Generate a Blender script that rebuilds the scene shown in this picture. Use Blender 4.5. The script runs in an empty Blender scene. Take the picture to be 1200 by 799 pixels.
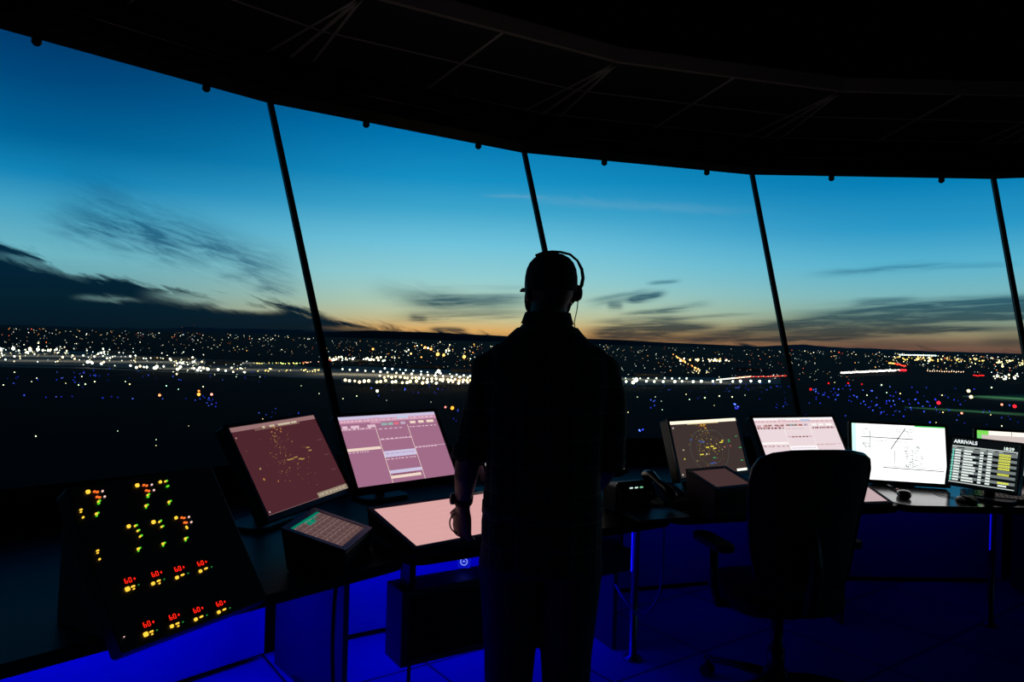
import bpy, bmesh, math, random
from mathutils import Vector, Matrix, noise
PI = math.pi
R_ = math.radians
random.seed(7)
C = bpy.context.scene.collection

# ------------------------------------------------------------------ camera
F, PITCH, ROLL, CH = 850.0, -0.0012, 0.0282, 1.5
cp, sp, cr, sr = math.cos(PITCH), math.sin(PITCH), math.cos(ROLL), math.sin(ROLL)
FW = Vector((0, cp, sp)); U0 = Vector((0, -sp, cp)); X0 = Vector((1, 0, 0))
RT = X0*cr + U0*sr; UP = U0*cr - X0*sr
cam_d = bpy.data.cameras.new('camera'); cam = bpy.data.objects.new('camera', cam_d); C.objects.link(cam)
cam.matrix_world = Matrix.Translation((0, 0, CH)) @ Matrix((RT, UP, -FW)).transposed().to_4x4()
cam_d.sensor_width = 36; cam_d.lens = F*36/1200; cam_d.clip_end = 150000; cam_d.clip_start = .05
bpy.context.scene.camera = cam
def ray(u, v): return RT*((u-600)/F) - UP*((v-399.5)/F) + FW
def atz(u, v, z):                         # world point of a sight line at height z
    d = ray(u, v); t = (z-CH)/d.z; return Vector((0, 0, CH)) + d*t

# ------------------------------------------------------------------ colour and materials
def lin(c):
    return tuple(((x/255)/12.92 if x/255 <= .04045 else (((x/255)+.055)/1.055)**2.4) for x in c)
def mat(name, col, rough=.6, metal=0, spec=.5, bump=0, bscale=200, var=0):
    m = bpy.data.materials.new(name); m.use_nodes = True; nt = m.node_tree; b = nt.nodes['Principled BSDF']
    b.inputs['Base Color'].default_value = (*col, 1); b.inputs['Roughness'].default_value = rough
    b.inputs['Metallic'].default_value = metal; b.inputs['Specular IOR Level'].default_value = spec
    if bump or var:
        tc = nt.nodes.new('ShaderNodeTexCoord'); n = nt.nodes.new('ShaderNodeTexNoise')
        n.inputs['Scale'].default_value = bscale; n.inputs['Detail'].default_value = 3
        nt.links.new(tc.outputs['Object'], n.inputs['Vector'])
        if bump:
            bp = nt.nodes.new('ShaderNodeBump'); bp.inputs['Strength'].default_value = bump
            bp.inputs['Distance'].default_value = .002
            nt.links.new(n.outputs['Fac'], bp.inputs['Height']); nt.links.new(bp.outputs['Normal'], b.inputs['Normal'])
        if var:
            mx = nt.nodes.new('ShaderNodeMix'); mx.data_type = 'RGBA'
            mx.inputs[6].default_value = (*[x*(1-var) for x in col], 1); mx.inputs[7].default_value = (*[x*(1+var) for x in col], 1)
            nt.links.new(n.outputs['Fac'], mx.inputs[0]); nt.links.new(mx.outputs[2], b.inputs['Base Color'])
    return m
def emi(name, rgb, s=1.0, sample=True):
    m = bpy.data.materials.new(name); m.use_nodes = True; nt = m.node_tree; nt.nodes.clear()
    e = nt.nodes.new('ShaderNodeEmission'); o = nt.nodes.new('ShaderNodeOutputMaterial')
    e.inputs[0].default_value = (*lin(rgb), 1); e.inputs[1].default_value = s
    nt.links.new(e.outputs[0], o.inputs[0])
    if not sample: m.cycles.emission_sampling = 'NONE'
    return m
_e = {}
def E(rgb, s=1.0, sample=False):
    k = (rgb, s, sample)
    if k not in _e: _e[k] = emi('glow_%d_%d_%d_%g' % (*rgb, s), rgb, s, sample)
    return _e[k]

blk = mat('black_plastic', (.012, .012, .013), .5, bump=.2)
blk_gloss = mat('black_gloss_plastic', (.01, .01, .011), .25)
desk_m = mat('black_laminate', (.004, .004, .005), 0.4, spec=.02, var=.2, bscale=40)
desk_g = mat('polished_black_laminate', (.02, .02, .022), .18, spec=.45, var=.2, bscale=40)
shelf_m = mat('dark_laminate', (.05, .03, .035), .45, spec=.15, var=.1, bscale=60)
panel_m = mat('painted_steel_panel', (.06, .06, .07), .5, bump=.1)
grey_m = mat('grey_panel', (.35, .36, .4), .5, var=.08, bscale=10)
metal_m = mat('brushed_metal', (.3, .3, .32), .3, metal=1)
dmetal_m = mat('dark_metal', (.05, .05, .055), .35, metal=.8)
fabric_m = mat('black_fabric', (.012, .012, .013), .9, bump=.6, bscale=600)
mesh_m = mat('black_chair_mesh', (.01, .01, .011), .8, bump=.8, bscale=900)
rubber_m = mat('black_rubber', (.012, .012, .012), .8)
tile_m = mat('acoustic_ceiling_tile', (.075, .075, .065), .9, bump=.5, bscale=150, var=.2)
bar_m = mat('ceiling_bar', (.8, .8, .7), .6)
dark_m = mat('dark_paint', (.006, .006, .006), .8, spec=0)
fascia_m = mat('ceiling_fascia', (.5, .5, .38), .6, var=.1, bscale=8)
head_m = mat('window_head_paint', (.02, .018, .016), .5, var=.3, bscale=6)
skin_m = mat('skin', (.15, .065, .045), .55, bump=.2, bscale=300)
hair_m = mat('beard_hair', (.02, .012, .008), .9)
cap_m = mat('black_cap_cloth', (.012, .012, .014), .9, bump=.4, bscale=700)
jeans_m = mat('dark_denim', (.02, .025, .05), .9, bump=.4, bscale=800)
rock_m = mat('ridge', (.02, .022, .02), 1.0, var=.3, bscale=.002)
mount_m = mat('far_mountain', (.10, .12, .15), 1.0)  # blue grey tone puts the haze of distance into the colour

# ------------------------------------------------------------------ object helpers
def prop(o, label=None, cat=None, group=None, kind=None):
    for k, v in (('label', label), ('category', cat), ('group', group), ('kind', kind)):
        if v: o[k] = v
    return o
def thing(name, label, cat, loc, rz=0, group=None):
    o = bpy.data.objects.new(name, None); C.objects.link(o); o.empty_display_size = .05
    o.location = loc; o.rotation_euler = (0, 0, rz)
    return prop(o, label, cat, group)
def rootM(o):
    if o is None: return Matrix()
    m = Matrix.Translation(o.location) @ Matrix.Rotation(o.rotation_euler.z, 4, 'Z')
    return (rootM(o.parent) @ m) if o.parent else m
def obj(name, bm, m, parent=None, label=None, smooth=False, bevel=0, seg=2):
    """link a bmesh written in world coordinates as ONE object, child of parent"""
    if parent is not None: bm.transform(rootM(parent).inverted())
    me = bpy.data.meshes.new(name); bmesh.ops.recalc_face_normals(bm, faces=bm.faces) if name not in NOREC else None
    bm.to_mesh(me); bm.free()
    for x in (m if isinstance(m, (list, tuple)) else [m]): me.materials.append(x)
    if smooth: me.shade_smooth()
    o = bpy.data.objects.new(name, me); C.objects.link(o)
    if parent is not None: o.parent = parent
    if bevel:
        b = o.modifiers.new('bevel', 'BEVEL'); b.width = bevel; b.segments = seg; b.limit_method = 'ANGLE'; b.angle_limit = R_(40)
    if label: o['label'] = label
    return o
NOREC = {'screen', 'ground'}
def struct(name, bm, m, **k):
    o = obj(name, bm, m, **k); o['kind'] = 'structure'; return o
def BM(): return bmesh.new()
def face(bm, pts, mi=0):
    f = bm.faces.new([bm.verts.new(p) for p in pts]); f.material_index = mi; return f
def hexa(bm, b, t, mi=0):
    """closed solid from two rings of equal length"""
    n = len(b); vb = [bm.verts.new(p) for p in b]; vt = [bm.verts.new(p) for p in t]
    fs = [bm.faces.new(vb[::-1]), bm.faces.new(vt)]
    for i in range(n):
        j = (i+1) % n; fs.append(bm.faces.new((vb[i], vb[j], vt[j], vt[i])))
    for f in fs: f.material_index = mi
    return fs
def box(bm, M, c, s, mi=0):
    x, y, z = [a/2 for a in s]; c = Vector(c)
    b = [M @ (c+Vector(p)) for p in ((-x, -y, -z), (x, -y, -z), (x, y, -z), (-x, y, -z))]
    t = [M @ (c+Vector(p)) for p in ((-x, -y, z), (x, -y, z), (x, y, z), (-x, y, z))]
    hexa(bm, b, t, mi)
def rrect(w, h, r, n=5):
    p = []
    for cx, cy, a0 in ((w/2-r, h/2-r, 0), (-w/2+r, h/2-r, 90), (-w/2+r, -h/2+r, 180), (w/2-r, -h/2+r, 270)):
        for i in range(n+1):
            a = R_(a0+90*i/n); p.append((cx+r*math.cos(a), cy+r*math.sin(a)))
    return p
def rslab(bm, M, c, w, h, t, r, mi=0):
    """slab in local xy with rounded corners, thickness along z, centred at c"""
    p = rrect(w, h, r); c = Vector(c)
    hexa(bm, [M @ (c+Vector((x, y, -t/2))) for x, y in p], [M @ (c+Vector((x, y, t/2))) for x, y in p], mi)
def tube(bm, pts, rad, n=8, mi=0, M=None, flat=1.0, roundcap=False):
    pts = [Vector(p) for p in pts]
    if M: pts = [M @ p for p in pts]
    if not isinstance(rad, (list, tuple)): rad = [rad]*len(pts)
    rad = list(rad)
    if roundcap:
        d0 = (pts[0]-pts[1]).normalized(); d1 = (pts[-1]-pts[-2]).normalized(); r0, r1 = rad[0], rad[-1]
        P0 = [pts[0]+d0*r0*s for s in (.98, .7)]; P1 = [pts[-1]+d1*r1*s for s in (.7, .98)]
        pts = P0+pts+P1; rad = [r0*.2, r0*.7]+rad+[r1*.7, r1*.2]
    t0 = (pts[1]-pts[0]).normalized()
    a = t0.orthogonal().normalized() if abs(t0.x) > .9 else t0.cross(Vector((1, 0, 0))).normalized()
    rings = []
    for i, p in enumerate(pts):
        t = (pts[min(i+1, len(pts)-1)]-pts[max(i-1, 0)]).normalized()
        a = (a - t*a.dot(t)).normalized(); b = t.cross(a)
        rings.append([bm.verts.new(p+(a*math.cos(2*PI*k/n)*flat+b*math.sin(2*PI*k/n))*rad[i]) for k in range(n)])
    fs = [bm.faces.new(rings[0][::-1]), bm.faces.new(rings[-1])]
    for i in range(len(rings)-1):
        for k in range(n):
            l = (k+1) % n; fs.append(bm.faces.new((rings[i][k], rings[i][l], rings[i+1][l], rings[i+1][k])))
    for f in fs: f.material_index = mi
def lathe(bm, M, prof, n=20, mi=0):
    """profile (r, z) turned about local z"""
    rings = [[bm.verts.new(M @ Vector((max(r, 1e-4)*math.cos(2*PI*k/n), max(r, 1e-4)*math.sin(2*PI*k/n), z))) for k in range(n)] for r, z in prof]
    fs = [bm.faces.new(rings[0][::-1]), bm.faces.new(rings[-1])]
    for i in range(len(rings)-1):
        for k in range(n):
            l = (k+1) % n; fs.append(bm.faces.new((rings[i][k], rings[i][l], rings[i+1][l], rings[i+1][k])))
    for f in fs: f.material_index = mi
def loft(bm, secs, n=24, mi=0):
    """secs: (centre, half-width vector, half-depth vector[, power])"""
    rings = []
    for s in secs:
        c, u, v = Vector(s[0]), Vector(s[1]), Vector(s[2]); p = s[3] if len(s) > 3 else 1.0
        ring = []
        for k in range(n):
            a = 2*PI*k/n; x, y = math.cos(a), math.sin(a)
            x = math.copysign(abs(x)**p, x); y = math.copysign(abs(y)**p, y)
            ring.append(bm.verts.new(c+u*x+v*y))
        rings.append(ring)
    fs = [bm.faces.new(rings[0][::-1]), bm.faces.new(rings[-1])]
    for i in range(len(rings)-1):
        for k in range(n):
            l = (k+1) % n; fs.append(bm.faces.new((rings[i][k], rings[i][l], rings[i+1][l], rings[i+1][k])))
    for f in fs: f.material_index = mi
def ell(bm, c, r, M=None, seg=20, mi=0):
    T = (M or Matrix()) @ Matrix.Translation(c) @ Matrix.Diagonal((*r, 1))
    g = bmesh.ops.create_uvsphere(bm, u_segments=seg, v_segments=seg//2+2, radius=1, matrix=T)
    for v in g['verts']:
        for f in v.link_faces: f.material_index = mi
def T(x, y, z, rz=0): return Matrix.Translation((x, y, z)) @ Matrix.Rotation(rz, 4, 'Z')
def frame(c, az, tilt):
    """local x right, y up the face, z towards the viewer; az radians turn, tilt back from vertical"""
    r = Vector((math.cos(az), math.sin(az), 0)); out = Vector((-math.sin(az), math.cos(az), 0))
    u = out*math.sin(tilt)+Vector((0, 0, math.cos(tilt))); n = r.cross(u)
    return Matrix.Translation(c) @ Matrix((r, u, n)).transposed().to_4x4()

# ------------------------------------------------------------------ the cab (regular 24-gon)
CX, CY, RW, PH, TL = 2.7774, -1.2029, 7.2177, -0.1174, 0.4735
HZ = 2.95; SILL = .86; CEIL = 3.17
def pol(r, a, z): return Vector((CX+r*math.sin(a), CY+r*math.cos(a), z))
def va(k): return PH+(k-3)*PI/12
heads = {0: (-150, -13), 1: (317, 118), 2: (615, 177), 3: (882, 203), 4: (1165, 208)}
lows = {0: (-95, 470), 1: (395, 483), 2: (640, 296), 3: (936, 484), 4: (1200, 400)}
def mull(k):
    a = va(k)
    if k in heads:
        h = atz(*heads[k], HZ); nrm = ray(*heads[k]).cross(ray(*lows[k])).normalized()
        rr = math.hypot(h.x-CX, h.y-CY)
        l = pol(rr-(HZ-SILL)*math.tan(TL), math.atan2(h.x-CX, h.y-CY), SILL)
        d = l-Vector((0, 0, CH)); hn = Vector((nrm.x, nrm.y, 0)); l = l-hn*(d.dot(nrm)/hn.dot(nrm))
        return h, l
    return pol(RW, a, HZ), pol(RW-(HZ-SILL)*math.tan(TL), a, SILL)
ML = {k: mull(k) for k in range(-4, 12)}
def outw(p, d): v = Vector((p.x-CX, p.y-CY, 0)).normalized(); return p+v*d

floor_mat = mat('raised_floor_vinyl', (.30, .30, .32), .55)
nt = floor_mat.node_tree; b = nt.nodes['Principled BSDF']
tc = nt.nodes.new('ShaderNodeTexCoord'); mp = nt.nodes.new('ShaderNodeMapping'); br = nt.nodes.new('ShaderNodeTexBrick')
mp.inputs['Rotation'].default_value = (0, 0, R_(-36)); mp.inputs['Location'].default_value = (.12, .1, 0)
nt.links.new(tc.outputs['Object'], mp.inputs[0]); nt.links.new(mp.outputs[0], br.inputs[0])
br.offset = 0; br.inputs['Scale'].default_value = 1; br.inputs['Brick Width'].default_value = .6; br.inputs['Row Height'].default_value = .6
br.inputs['Mortar Size'].default_value = .006; br.inputs['Mortar Smooth'].default_value = 0
br.inputs['Color1'].default_value = (.30, .30, .32, 1); br.inputs['Color2'].default_value = (.26, .26, .29, 1); br.inputs['Mortar'].default_value = (.004, .004, .004, 1)
nt.links.new(br.outputs['Color'], b.inputs['Base Color'])
RP = RW-(HZ-SILL)*math.tan(TL)+.03
bm = BM(); ring = [pol(RP+.2, va(k), 0) for k in range(24)]
hexa(bm, [p-Vector((0, 0, .3)) for p in ring], ring); struct('floor', bm, floor_mat)
# parapet under the windows (inner face, sill, outer face)
bm = BM()
for k in range(-4, 11):
    p, q = ML[k][1].copy(), ML[k+1][1].copy(); p.z = q.z = 0; Zs = Vector((0, 0, SILL-.005)); Zd = Vector((0, 0, -.3))
    hexa(bm, [p, q, outw(q, .26)+Zd, outw(p, .26)+Zd], [p+Zs, q+Zs, outw(q, .26)+Zs, outw(p, .26)+Zs])
struct('wall_front', bm, dark_m)
bm = BM()
for k in range(11, 20):
    a, c = va(k), va(k+1); r0, r1 = RP, RP+.2; q0, q1 = RW, RW+.2
    hexa(bm, [pol(r0, a, 0), pol(r0, c, 0), pol(r1, c, 0), pol(r1, a, 0)], [pol(q0, a, CEIL+.2), pol(q0, c, CEIL+.2), pol(q1, c, CEIL+.2), pol(q1, a, CEIL+.2)])
struct('wall_back', bm, dark_m)  # unseen back made solid instead of glazed, keeps light off the man
# ceiling: outer ring of tiles with bars, riser, raised centre
RI = 5.93
bm = BM()
zt = CEIL+.55
for k in range(24):
    a, c = va(k), va(k+1); RO = RW+.35
    hexa(bm, [pol(RI, a, CEIL), pol(RI, c, CEIL), pol(RO, c, CEIL), pol(RO, a, CEIL)], [pol(RI, a, CEIL+.06), pol(RI, c, CEIL+.06), pol(RO, c, CEIL+.06), pol(RO, a, CEIL+.06)], 0)
    m = (a+c)/2; n = Vector((math.sin(m), math.cos(m), 0)); t = Vector((math.cos(m), -math.sin(m), 0))
    def bar(p, q, w=.009):
        s = (q-p).cross(Vector((0, 0, 1))).normalized()*w; dz = Vector((0, 0, .006))
        hexa(bm, [p-s-dz, q-s-dz, q+s-dz, p+s-dz], [p-s, q-s, q+s, p+s], 1)
    A, B = pol(RI, a, CEIL), pol(RI, c, CEIL); L = 1.2
    bar(A, A+n*L*.97); bar(B, B+n*L*.97); bar((A+B)/2, (A+B)/2+n*L); bar(A, pol(RW-.05, a, CEIL), .012)
    for f in (.45, .9):
        bar(A+n*L*f-t*.0, B+n*L*f, .005)
        for P, s in ((A, -1), (B, 1)):
            wdt = math.tan(PI/24)*L*f; bar(P+n*L*f, P+n*L*f+t*s*wdt, .005)
for k in range(24):
    a, c = va(k), va(k+1)
    hexa(bm, [pol(RI, a, CEIL+.06), pol(RI, c, CEIL+.06), pol(RI+.05, c, CEIL+.06), pol(RI+.05, a, CEIL+.06)], [pol(RI, a, zt), pol(RI, c, zt), pol(RI+.05, c, zt), pol(RI+.05, a, zt)], 2)
hexa(bm, [pol(RI+.05, va(k), zt) for k in range(24)], [pol(RI+.05, va(k), zt+.1) for k in range(24)], 2)
struct('ceiling', bm, [tile_m, bar_m, dark_m])
bm = BM()
for k in range(24):
    a, c = va(k), va(k+1); r0, r1 = RI-.03, RI
    hexa(bm, [pol(r0, a, CEIL-.012), pol(r0, c, CEIL-.012), pol(r1, c, CEIL-.012), pol(r1, a, CEIL-.012)], [pol(r0, a, CEIL+.075), pol(r0, c, CEIL+.075), pol(r1, c, CEIL+.075), pol(r1, a, CEIL+.075)])
struct('trim_1', bm, fascia_m)
# window head band
bm = BM()
for k in range(-4, 11):
    p, q = ML[k][0], ML[k+1][0]; U = Vector((0, 0, CEIL-HZ))
    hexa(bm, [outw(p, -.20), outw(q, -.20), outw(q, .056), outw(p, .056)], [outw(p, -.20)+U, outw(q, -.20)+U, outw(q, .12)+U, outw(p, .12)+U])
    p, q = outw(p, -.20), outw(q, -.20); s0, s1 = outw(p, -.035), outw(q, -.035); Z = Vector((0, 0, 1))
    hexa(bm, [s0+Z*.02, s1+Z*.02, q+Z*.02, p+Z*.02], [s0+Z*.05, s1+Z*.05, q+Z*.05, p+Z*.05])
struct('trim_2', bm, head_m)
roof = BM()
hexa(roof, [pol(RW+1.0, va(k), CEIL+.66) for k in range(24)], [pol(RW+.9, va(k), CEIL+.9) for k in range(24)])
struct('trim_3', roof, dark_m)

# glass
gl = bpy.data.materials.new('window_glass'); gl.use_nodes = True; nt = gl.node_tree; nt.nodes.clear()
tr = nt.nodes.new('ShaderNodeBsdfTransparent'); tr.inputs[0].default_value = (.985, .995, .99, 1)
gs = nt.nodes.new('ShaderNodeBsdfGlossy'); gs.inputs['Roughness'].default_value = .0
mx = nt.nodes.new('ShaderNodeMixShader'); o_ = nt.nodes.new('ShaderNodeOutputMaterial')
lw = nt.nodes.new('ShaderNodeLayerWeight'); lw.inputs[0].default_value = .12
ma = nt.nodes.new('ShaderNodeMath'); ma.operation = 'MULTIPLY'; ma.inputs[1].default_value = .35
nt.links.new(lw.outputs['Fresnel'], ma.inputs[0]); nt.links.new(ma.outputs[0], mx.inputs[0])
nt.links.new(tr.outputs[0], mx.inputs[1]); nt.links.new(gs.outputs[0], mx.inputs[2]); nt.links.new(mx.outputs[0], o_.inputs[0])
mull_m = mat('mullion_black', (.006, .006, .006), .4, spec=.1)
silic = mat('mullion_edge_metal', (.25, .25, .25), .3, metal=1)
for i, k in enumerate(range(-4, 11)):
    (h0, l0), (h1, l1) = ML[k], ML[k+1]
    w = bpy.data.objects.new('window_%d' % (i+1), None); C.objects.link(w); w['kind'] = 'structure'
    bm = BM(); g0, g1 = .03, .05; e_ = (h0-l0).normalized()*.03; L0, L1 = l0-e_, l1-e_
    hexa(bm, [outw(L0, g0), outw(L1, g0), outw(L1, g1), outw(L0, g1)], [outw(h0, g0), outw(h1, g0), outw(h1, g1), outw(h0, g1)])
    obj('glass_pane', bm, gl, w)
    bm = BM(); m_ = (l0-h0).normalized()
    sd = m_.cross(Vector((l0.x-CX, l0.y-CY, 0)).normalized()).normalized()
    wd = .014
    hexa(bm, [l0-sd*wd, l0+sd*wd, outw(l0, .035)+sd*wd, outw(l0, .035)-sd*wd], [h0-sd*wd, h0+sd*wd, outw(h0, .035)+sd*wd, outw(h0, .035)-sd*wd], 0)
    for s in (-1, 1):
        a_ = l0+sd*wd*s; b_ = h0+sd*wd*s; e = sd*s*.0025
        hexa(bm, [outw(a_, -.002), outw(a_, -.002)+e, outw(a_, .01)+e, outw(a_, .01)], [outw(b_, -.002), outw(b_, -.002)+e, outw(b_, .01)+e, outw(b_, .01)], 1)
    obj('mullion', bm, [mull_m, mull_m], w)
# roller shades at the window heads
names = {-1: 'behind the left edge', 0: 'above the leftmost pane in view', 1: 'above the pane between the two leftmost mullions', 2: 'above the pane right of the man in the cap', 3: 'above the pane over the chart monitor', 4: 'above the pane at the right edge'}
for k in (0, 1, 2, 3, 4):
    p, q = ML[k][0].copy(), ML[k+1][0].copy(); p.z = q.z = HZ+.12
    p = outw(p, -.285); q = outw(q, -.285); d = (q-p).normalized()
    t = thing('roller_shade', 'rolled up dark shade ' + names[k], 'window shade', ((p+q)/2)-Vector((0, 0, .05)), 0, 'roller shades along the window head')
    bm = BM(); tube(bm, [p+d*.05, q-d*.05], .028, 14); obj('shade_roll', bm, fabric_m, t, smooth=True)
    bm = BM(); tube(bm, [p+d*.02-Vector((0, 0, .055)), q-d*.02-Vector((0, 0, .055))], .008, 8); obj('guide_rod', bm, metal_m, t, smooth=True)
    for e in (p+d*.03, q-d*.03):
        bm = BM(); M = Matrix.Translation(e) @ Matrix((d, Vector((-d.y, d.x, 0)), Vector((0, 0, 1)))).transposed().to_4x4()
        box(bm, M, (0, .03, -.01), (.012, .07, .12)); obj('bracket', bm, dmetal_m, t, bevel=.002)
    for f in (.33, .785):
        pt = ML[k][0].lerp(ML[k+1][0], f); pt = outw(pt, .0)
        bm = BM(); tube(bm, [pt+Vector((0, 0, .03)), pt-Vector((0, 0, .01))], .004, 6)
        lathe(bm, Matrix.Translation(pt), [(.006, .01), (.022, -.006), (.024, -.040), (.012, -.052)], 10); obj('pull_knob', bm, blk, t, smooth=True)

# ------------------------------------------------------------------ outside: ground, hills
GZ = -95.0
gm = mat('dark_prairie_ground', (.005, .0055, .005), 1.0, spec=.05, var=.6, bscale=.01)
bm = BM(); n = 96
for r0, r1 in ((6, 1500), (1500, 12000), (12000, 90000)):
    for k in range(n):
        a, c = 2*PI*k/n, 2*PI*(k+1)/n
        face(bm, [(r0*math.cos(a), r0*math.sin(a), GZ), (r1*math.cos(a), r1*math.sin(a), GZ), (r1*math.cos(c), r1*math.sin(c), GZ), (r0*math.cos(c), r0*math.sin(c), GZ)])
struct('ground', bm, gm)
bm = BM()
lathe(bm, Matrix.Translation((CX, CY, 0)), [(4.2, GZ), (3.8, -8), (RP+.2, -.9), (RP+.2, -.31)], 24)
struct('trim_4', bm, grey_m)
def hor(u): return 398.5+.0282*(u-600)
def ridge(name, dist, prof, m, seed, amp, step=8, label=None, depth=4000):
    """a long hill whose crest height follows prof [(u, px above horizon)]"""
    bm = BM(); cols = []
    u = -500
    while u <= 1750:
        for (a, ha), (b_, hb) in zip(prof, prof[1:]):
            if a <= u <= b_: h = ha+(hb-ha)*(u-a)/(b_-a); break
        else: h = prof[0][1] if u < prof[0][0] else prof[-1][1]
        h += amp*noise.noise(Vector((u*.02, seed, 0)))+amp*.5*noise.noise(Vector((u*.07, seed, 3)))
        d = ray(u, hor(u)); d.z = 0; d.normalize()
        H = max(h, .3)/F*dist+95
        p = d*dist
        cols.append([bm.verts.new((p.x-d.x*depth*.5, p.y-d.y*depth*.5, GZ-1)), bm.verts.new((p.x-d.x*depth*.2, p.y-d.y*depth*.2, GZ+H*.62)), bm.verts.new((p.x, p.y, GZ+H)), bm.verts.new((p.x+d.x*depth, p.y+d.y*depth, GZ-1))])
        u += step
    for a, b_ in zip(cols, cols[1:]):
        for i in range(3): bm.faces.new((a[i], b_[i], b_[i+1], a[i+1]))
    o = obj(name, bm, m); o['kind'] = 'structure'; return o
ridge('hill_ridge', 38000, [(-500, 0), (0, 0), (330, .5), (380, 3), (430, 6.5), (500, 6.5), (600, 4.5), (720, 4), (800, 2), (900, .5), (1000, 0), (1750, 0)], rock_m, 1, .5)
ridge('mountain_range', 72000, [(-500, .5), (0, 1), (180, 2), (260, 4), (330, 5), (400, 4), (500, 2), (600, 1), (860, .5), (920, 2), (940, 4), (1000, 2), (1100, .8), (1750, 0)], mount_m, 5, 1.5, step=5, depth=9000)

# ------------------------------------------------------------------ lights on the plain
def gp(u, v): p = atz(u, v, GZ); return p
def lamp_mesh(name, r, h, em):
    bm = BM(); bmesh.ops.create_icosphere(bm, subdivisions=1, radius=r, matrix=Matrix.Translation((0, 0, h)))
    tube(bm, [(0, 0, 0), (0, 0, h-r*.8)], r*.12, 4, 1)
    me = bpy.data.meshes.new(name); bm.to_mesh(me); bm.free(); me.materials.append(em); me.materials.append(dmetal_m); return me
_lm = {}
def lamp(name, u, v, px, rgb, s, label, cat, group=None):
    h = 10 if name != 'taxiway_light' else .8
    p = gp(u, v); dist = p.length
    r = px/F*dist; q = max(.2, round(r/.2)*.2) if r < 4 else round(r/1.0)*1.0
    if name == 'taxiway_light': h = q+.3
    key = (name, q, rgb, s)
    if key not in _lm: _lm[key] = lamp_mesh(name, q, h+q, E(rgb, s))
    # stand it so the head, not the foot, is on the sight line
    d = ray(u, v); t = (GZ+h+q-CH)/d.z; loc = Vector((d.x*t, d.y*t, GZ))
    o = bpy.data.objects.new(name, _lm[key]); C.objects.link(o); o.location = loc
    return prop(o, label, cat, group)
rnd = random.uniform
WARM = [(255, 244, 200), (255, 250, 225), (250, 255, 215), (255, 225, 160), (240, 255, 235)]
ORG = [(255, 170, 80), (255, 190, 110), (255, 140, 60)]
city = []           # (u, v, px, rgb, strength)
def zone(n, f, px=(.5, .9), s=(2, 5), cols=WARM):
    for _ in range(n):
        u, v = f(); city.append((u, v, rnd(*px), random.choice(cols), round(rnd(*s)) if isinstance(s, tuple) else random.choice(s)))
def pl(pts, x):
    for (a, b_), (c, d) in zip(pts, pts[1:]):
        if a <= x <= c: return b_+(d-b_)*(x-a)/(c-a)
    return pts[-1][1]
LB = [(-40, 412), (60, 413), (120, 417), (200, 424), (300, 430)]
def zl():
    u = rnd(-40, 240) if random.random() < .8 else rnd(200, 305)
    return u, pl(LB, u)+random.gauss(0, 5.5)
zone(150, zl, (.4, .7), [.8, 1.5, 3]); zone(110, zl, (.5, 1.0), (2, 5))
zone(26, lambda: ((lambda u: (u, pl([(-40, 419), (100, 425), (200, 432), (300, 435)], u)+random.gauss(0, 1.2)))(rnd(100, 300))), (.9, 1.5), (3, 6))
zone(14, lambda: ((lambda u: (u, pl([(-40, 408), (0, 409), (60, 411)], u)+random.gauss(0, 1.5)))(rnd(-10, 60))), (1, 1.6), (3, 6))
zone(30, lambda: ((lambda u: (u, 425.5+.005*(u-300)+rnd(-.5, .5)))(rnd(296, 356))), (.5, .8), (1, 3), [(255, 230, 120), (200, 255, 150), (255, 220, 110)])
zone(26, lambda: ((lambda u: (u, 434+rnd(-2, 1.5)))(rnd(300, 380))), (.5, 1), (1, 4), [(255, 220, 110), (255, 235, 150)])
for k in range(17): city.append((400+k*9.2+rnd(-1.5, 1.5), 432.5+k*.62, rnd(.9, 1.25), random.choice(WARM[:3]), 5))
for k in range(13): city.append((452+k*8.2+rnd(-1.5, 1.5), 431.5+k*.75, rnd(.7, 1.1), (235, 255, 245), 4))
for k in range(24): city.append((446+k*4.6+rnd(-1, 1), 441+k*.22+rnd(-1, 1), rnd(1.0, 1.5), random.choice([(255, 240, 190), (255, 225, 150)]), 5))
for k in range(26): city.append((404+k*6+rnd(-2, 2), 446.5+k*.06+rnd(-1.2, 1.2), rnd(1.0, 1.7), random.choice([(255, 240, 190), (255, 215, 140)]), 6))
zone(36, lambda: (rnd(385, 455), 420+random.gauss(0, 1.6)), (.6, 1.2), (2, 5), WARM)
zone(16, lambda: ((lambda t: (352+t*50, 425-t*4+rnd(-.5, .5)))(rnd(0, 1))), (.5, .8), (1, 3), [(255, 90, 60), (255, 180, 140)])
zone(36, lambda: (rnd(455, 560), random.gauss(412, 5)), (.5, 1.0), (1, 4), WARM+ORG)
for u, v, p in ((513, 415, 1.7), (520, 416, 1.5), (544, 418, 1.8), (505, 409, 1.2), (498, 407, 1.2), (437, 409, 1.1), (514, 435, 2.0)):
    city.append((u, v, p, (255, 170, 80) if v < 420 else (255, 245, 210), 4))
for k in range(16): city.append((734+k*11.2+rnd(-2, 2), 446.8+rnd(-.4, .4), rnd(1.0, 1.4), (245, 255, 215), 6))
for k in range(9): city.append((733+k*9+rnd(-1, 1), 443.2+rnd(-.3, .3), rnd(.7, 1.0), (235, 245, 205), 4))
city.append((745.5, 445, 2.9, (255, 252, 215), 8)); city.append((742, 448, 1.8, (255, 245, 200), 7))
zone(22, lambda: (rnd(797, 855), 422+random.gauss(0, .8)), (.7, 1.2), (2, 5), [(255, 200, 120), (255, 235, 190)])
zone(22, lambda: ((lambda t: (788+t*30, 415+t*18+rnd(-.5, .5)))(rnd(0, 1))), (.5, .9), (2, 4), ORG)
zone(14, lambda: (rnd(805, 832), rnd(431, 437)), (.5, .8), (1, 4), [(255, 225, 150)])
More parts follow.
